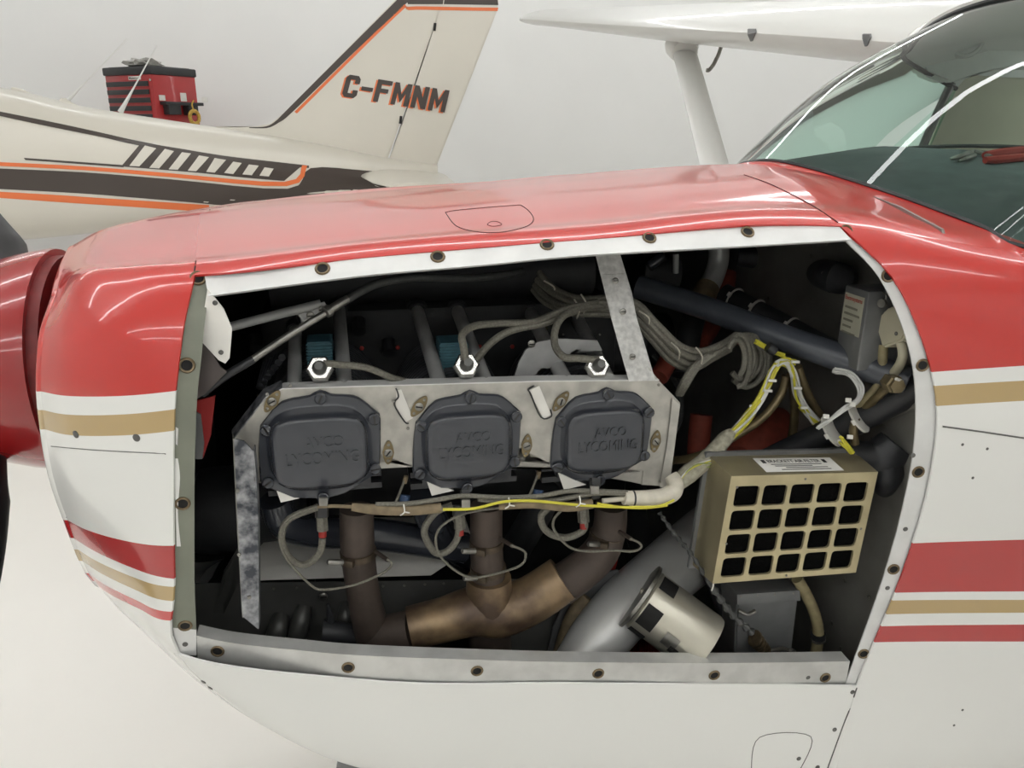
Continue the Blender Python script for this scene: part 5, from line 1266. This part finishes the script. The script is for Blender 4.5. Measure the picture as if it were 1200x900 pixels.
for x_ in (.06, WF-.06):
    for y_ in (.06, WS-.06):
        lathe('caster', Mt@Vector((x_, y_-.02, .06)), bv, [(.03, 0), (.06, .004), (.06, .036), (.03, .04)], M_cblk, TCH, 18)
        cb('caster_fork', (x_-.02, y_-.03, .08), (x_+.02, y_+.03, .125), M_steel)
YT = thing('cord_coil', 'small coil of yellow cord hanging on the side of the tool chest', 'cord')
cH = Mt@Vector((-.135, .33, zs-.12))
tube('coil_loops', [cH+(bv*math.cos(a_)*.055+Vector((0, 0, 1))*math.sin(a_)*.06) for a_ in [i*math.pi/6 for i in range(13)]], .018, mat('yellow_cord', (196, 160, 70), .6, noise=.3, nscale=60), YT, 3, 8)
tube('cord_loop', [cH+Vector((0, 0, .06)), cH+Vector((-.01, 0, .12)), cH+Vector((.01, .01, .16))], .008, MATS['yellow_cord'], YT, 4, 6)
RG_ = thing('crumpled_rag', 'crumpled pale rag lying on top of the tool chest', 'rag')
bm = bmesh.new(); bmesh.ops.create_icosphere(bm, subdivisions=3, radius=1)
for v in bm.verts:
    n = v.co.normalized(); k = 1+.25*math.sin(n.x*7+n.y*3)+.2*math.sin(n.y*9+n.z*5); v.co = Vector((n.x*.20*k, n.y*.12*k, max(n.z, -.1)*.055*k))
bm_part('rag_cloth', bm, mat('grey_rag', (186, 184, 178), .9, noise=.4, nscale=30), RG_, True, Mt@Matrix.Translation((WF*.38, WS*.25, ztop+.02)))

# ================================================================== pliers on the glareshield
PL = thing('locking_pliers', 'pliers with red handles lying on the glareshield behind the windshield', 'pliers')
def gz(px, py, h=.0):
    p, n = S_gl.hit(px, py); return p+Vector((0, 0, (.011+h)))
def gtube(n, pts, r, m): return tube(n, [gz(x, y) for x, y in pts], [q*.62 for q in r] if isinstance(r, list) else r*.62, m, PL, 4, 8)
gtube('jaw', [(1112, 194), (1122, 192), (1134, 188)], [.003, .008, .010], M_steel)
gtube('jaw', [(1122, 197), (1130, 194), (1140, 190)], [.003, .006, .008], M_steel)
gtube('lever', [(1132, 188), (1140, 185), (1152, 189), (1160, 192)], .006, M_steel)
gtube('handle', [(1153, 190), (1170, 188), (1190, 186), (1204, 185)], [.010, .014, .015, .014], M_tape)
gtube('handle', [(1153, 196), (1170, 195), (1190, 193), (1204, 192)], [.009, .011, .011, .010], M_tape)
# ================================================================== put every part under its thing
def worldbb(o, acc):
    if o.type == 'MESH':
        for c in o.bound_box: acc.append(o.matrix_basis@Vector(c))
kids = {}
for c, p in PARENT.items(): kids.setdefault(p, []).append(c)
def collect(o, acc):
    for c in kids.get(o, []): worldbb(c, acc); collect(c, acc)
for r in ROOTS:
    acc = []; collect(r, acc)
    if acc:
        r.location = (sum(v.x for v in acc)/len(acc), sum(v.y for v in acc)/len(acc), min(v.z for v in acc))
def wm(o):
    return Matrix.Translation(o.location) if o.type == 'EMPTY' else o.matrix_basis.copy()
for c, p in PARENT.items():
    c.parent = p; c.matrix_parent_inverse = wm(p).inverted()
bpy.context.view_layer.update()
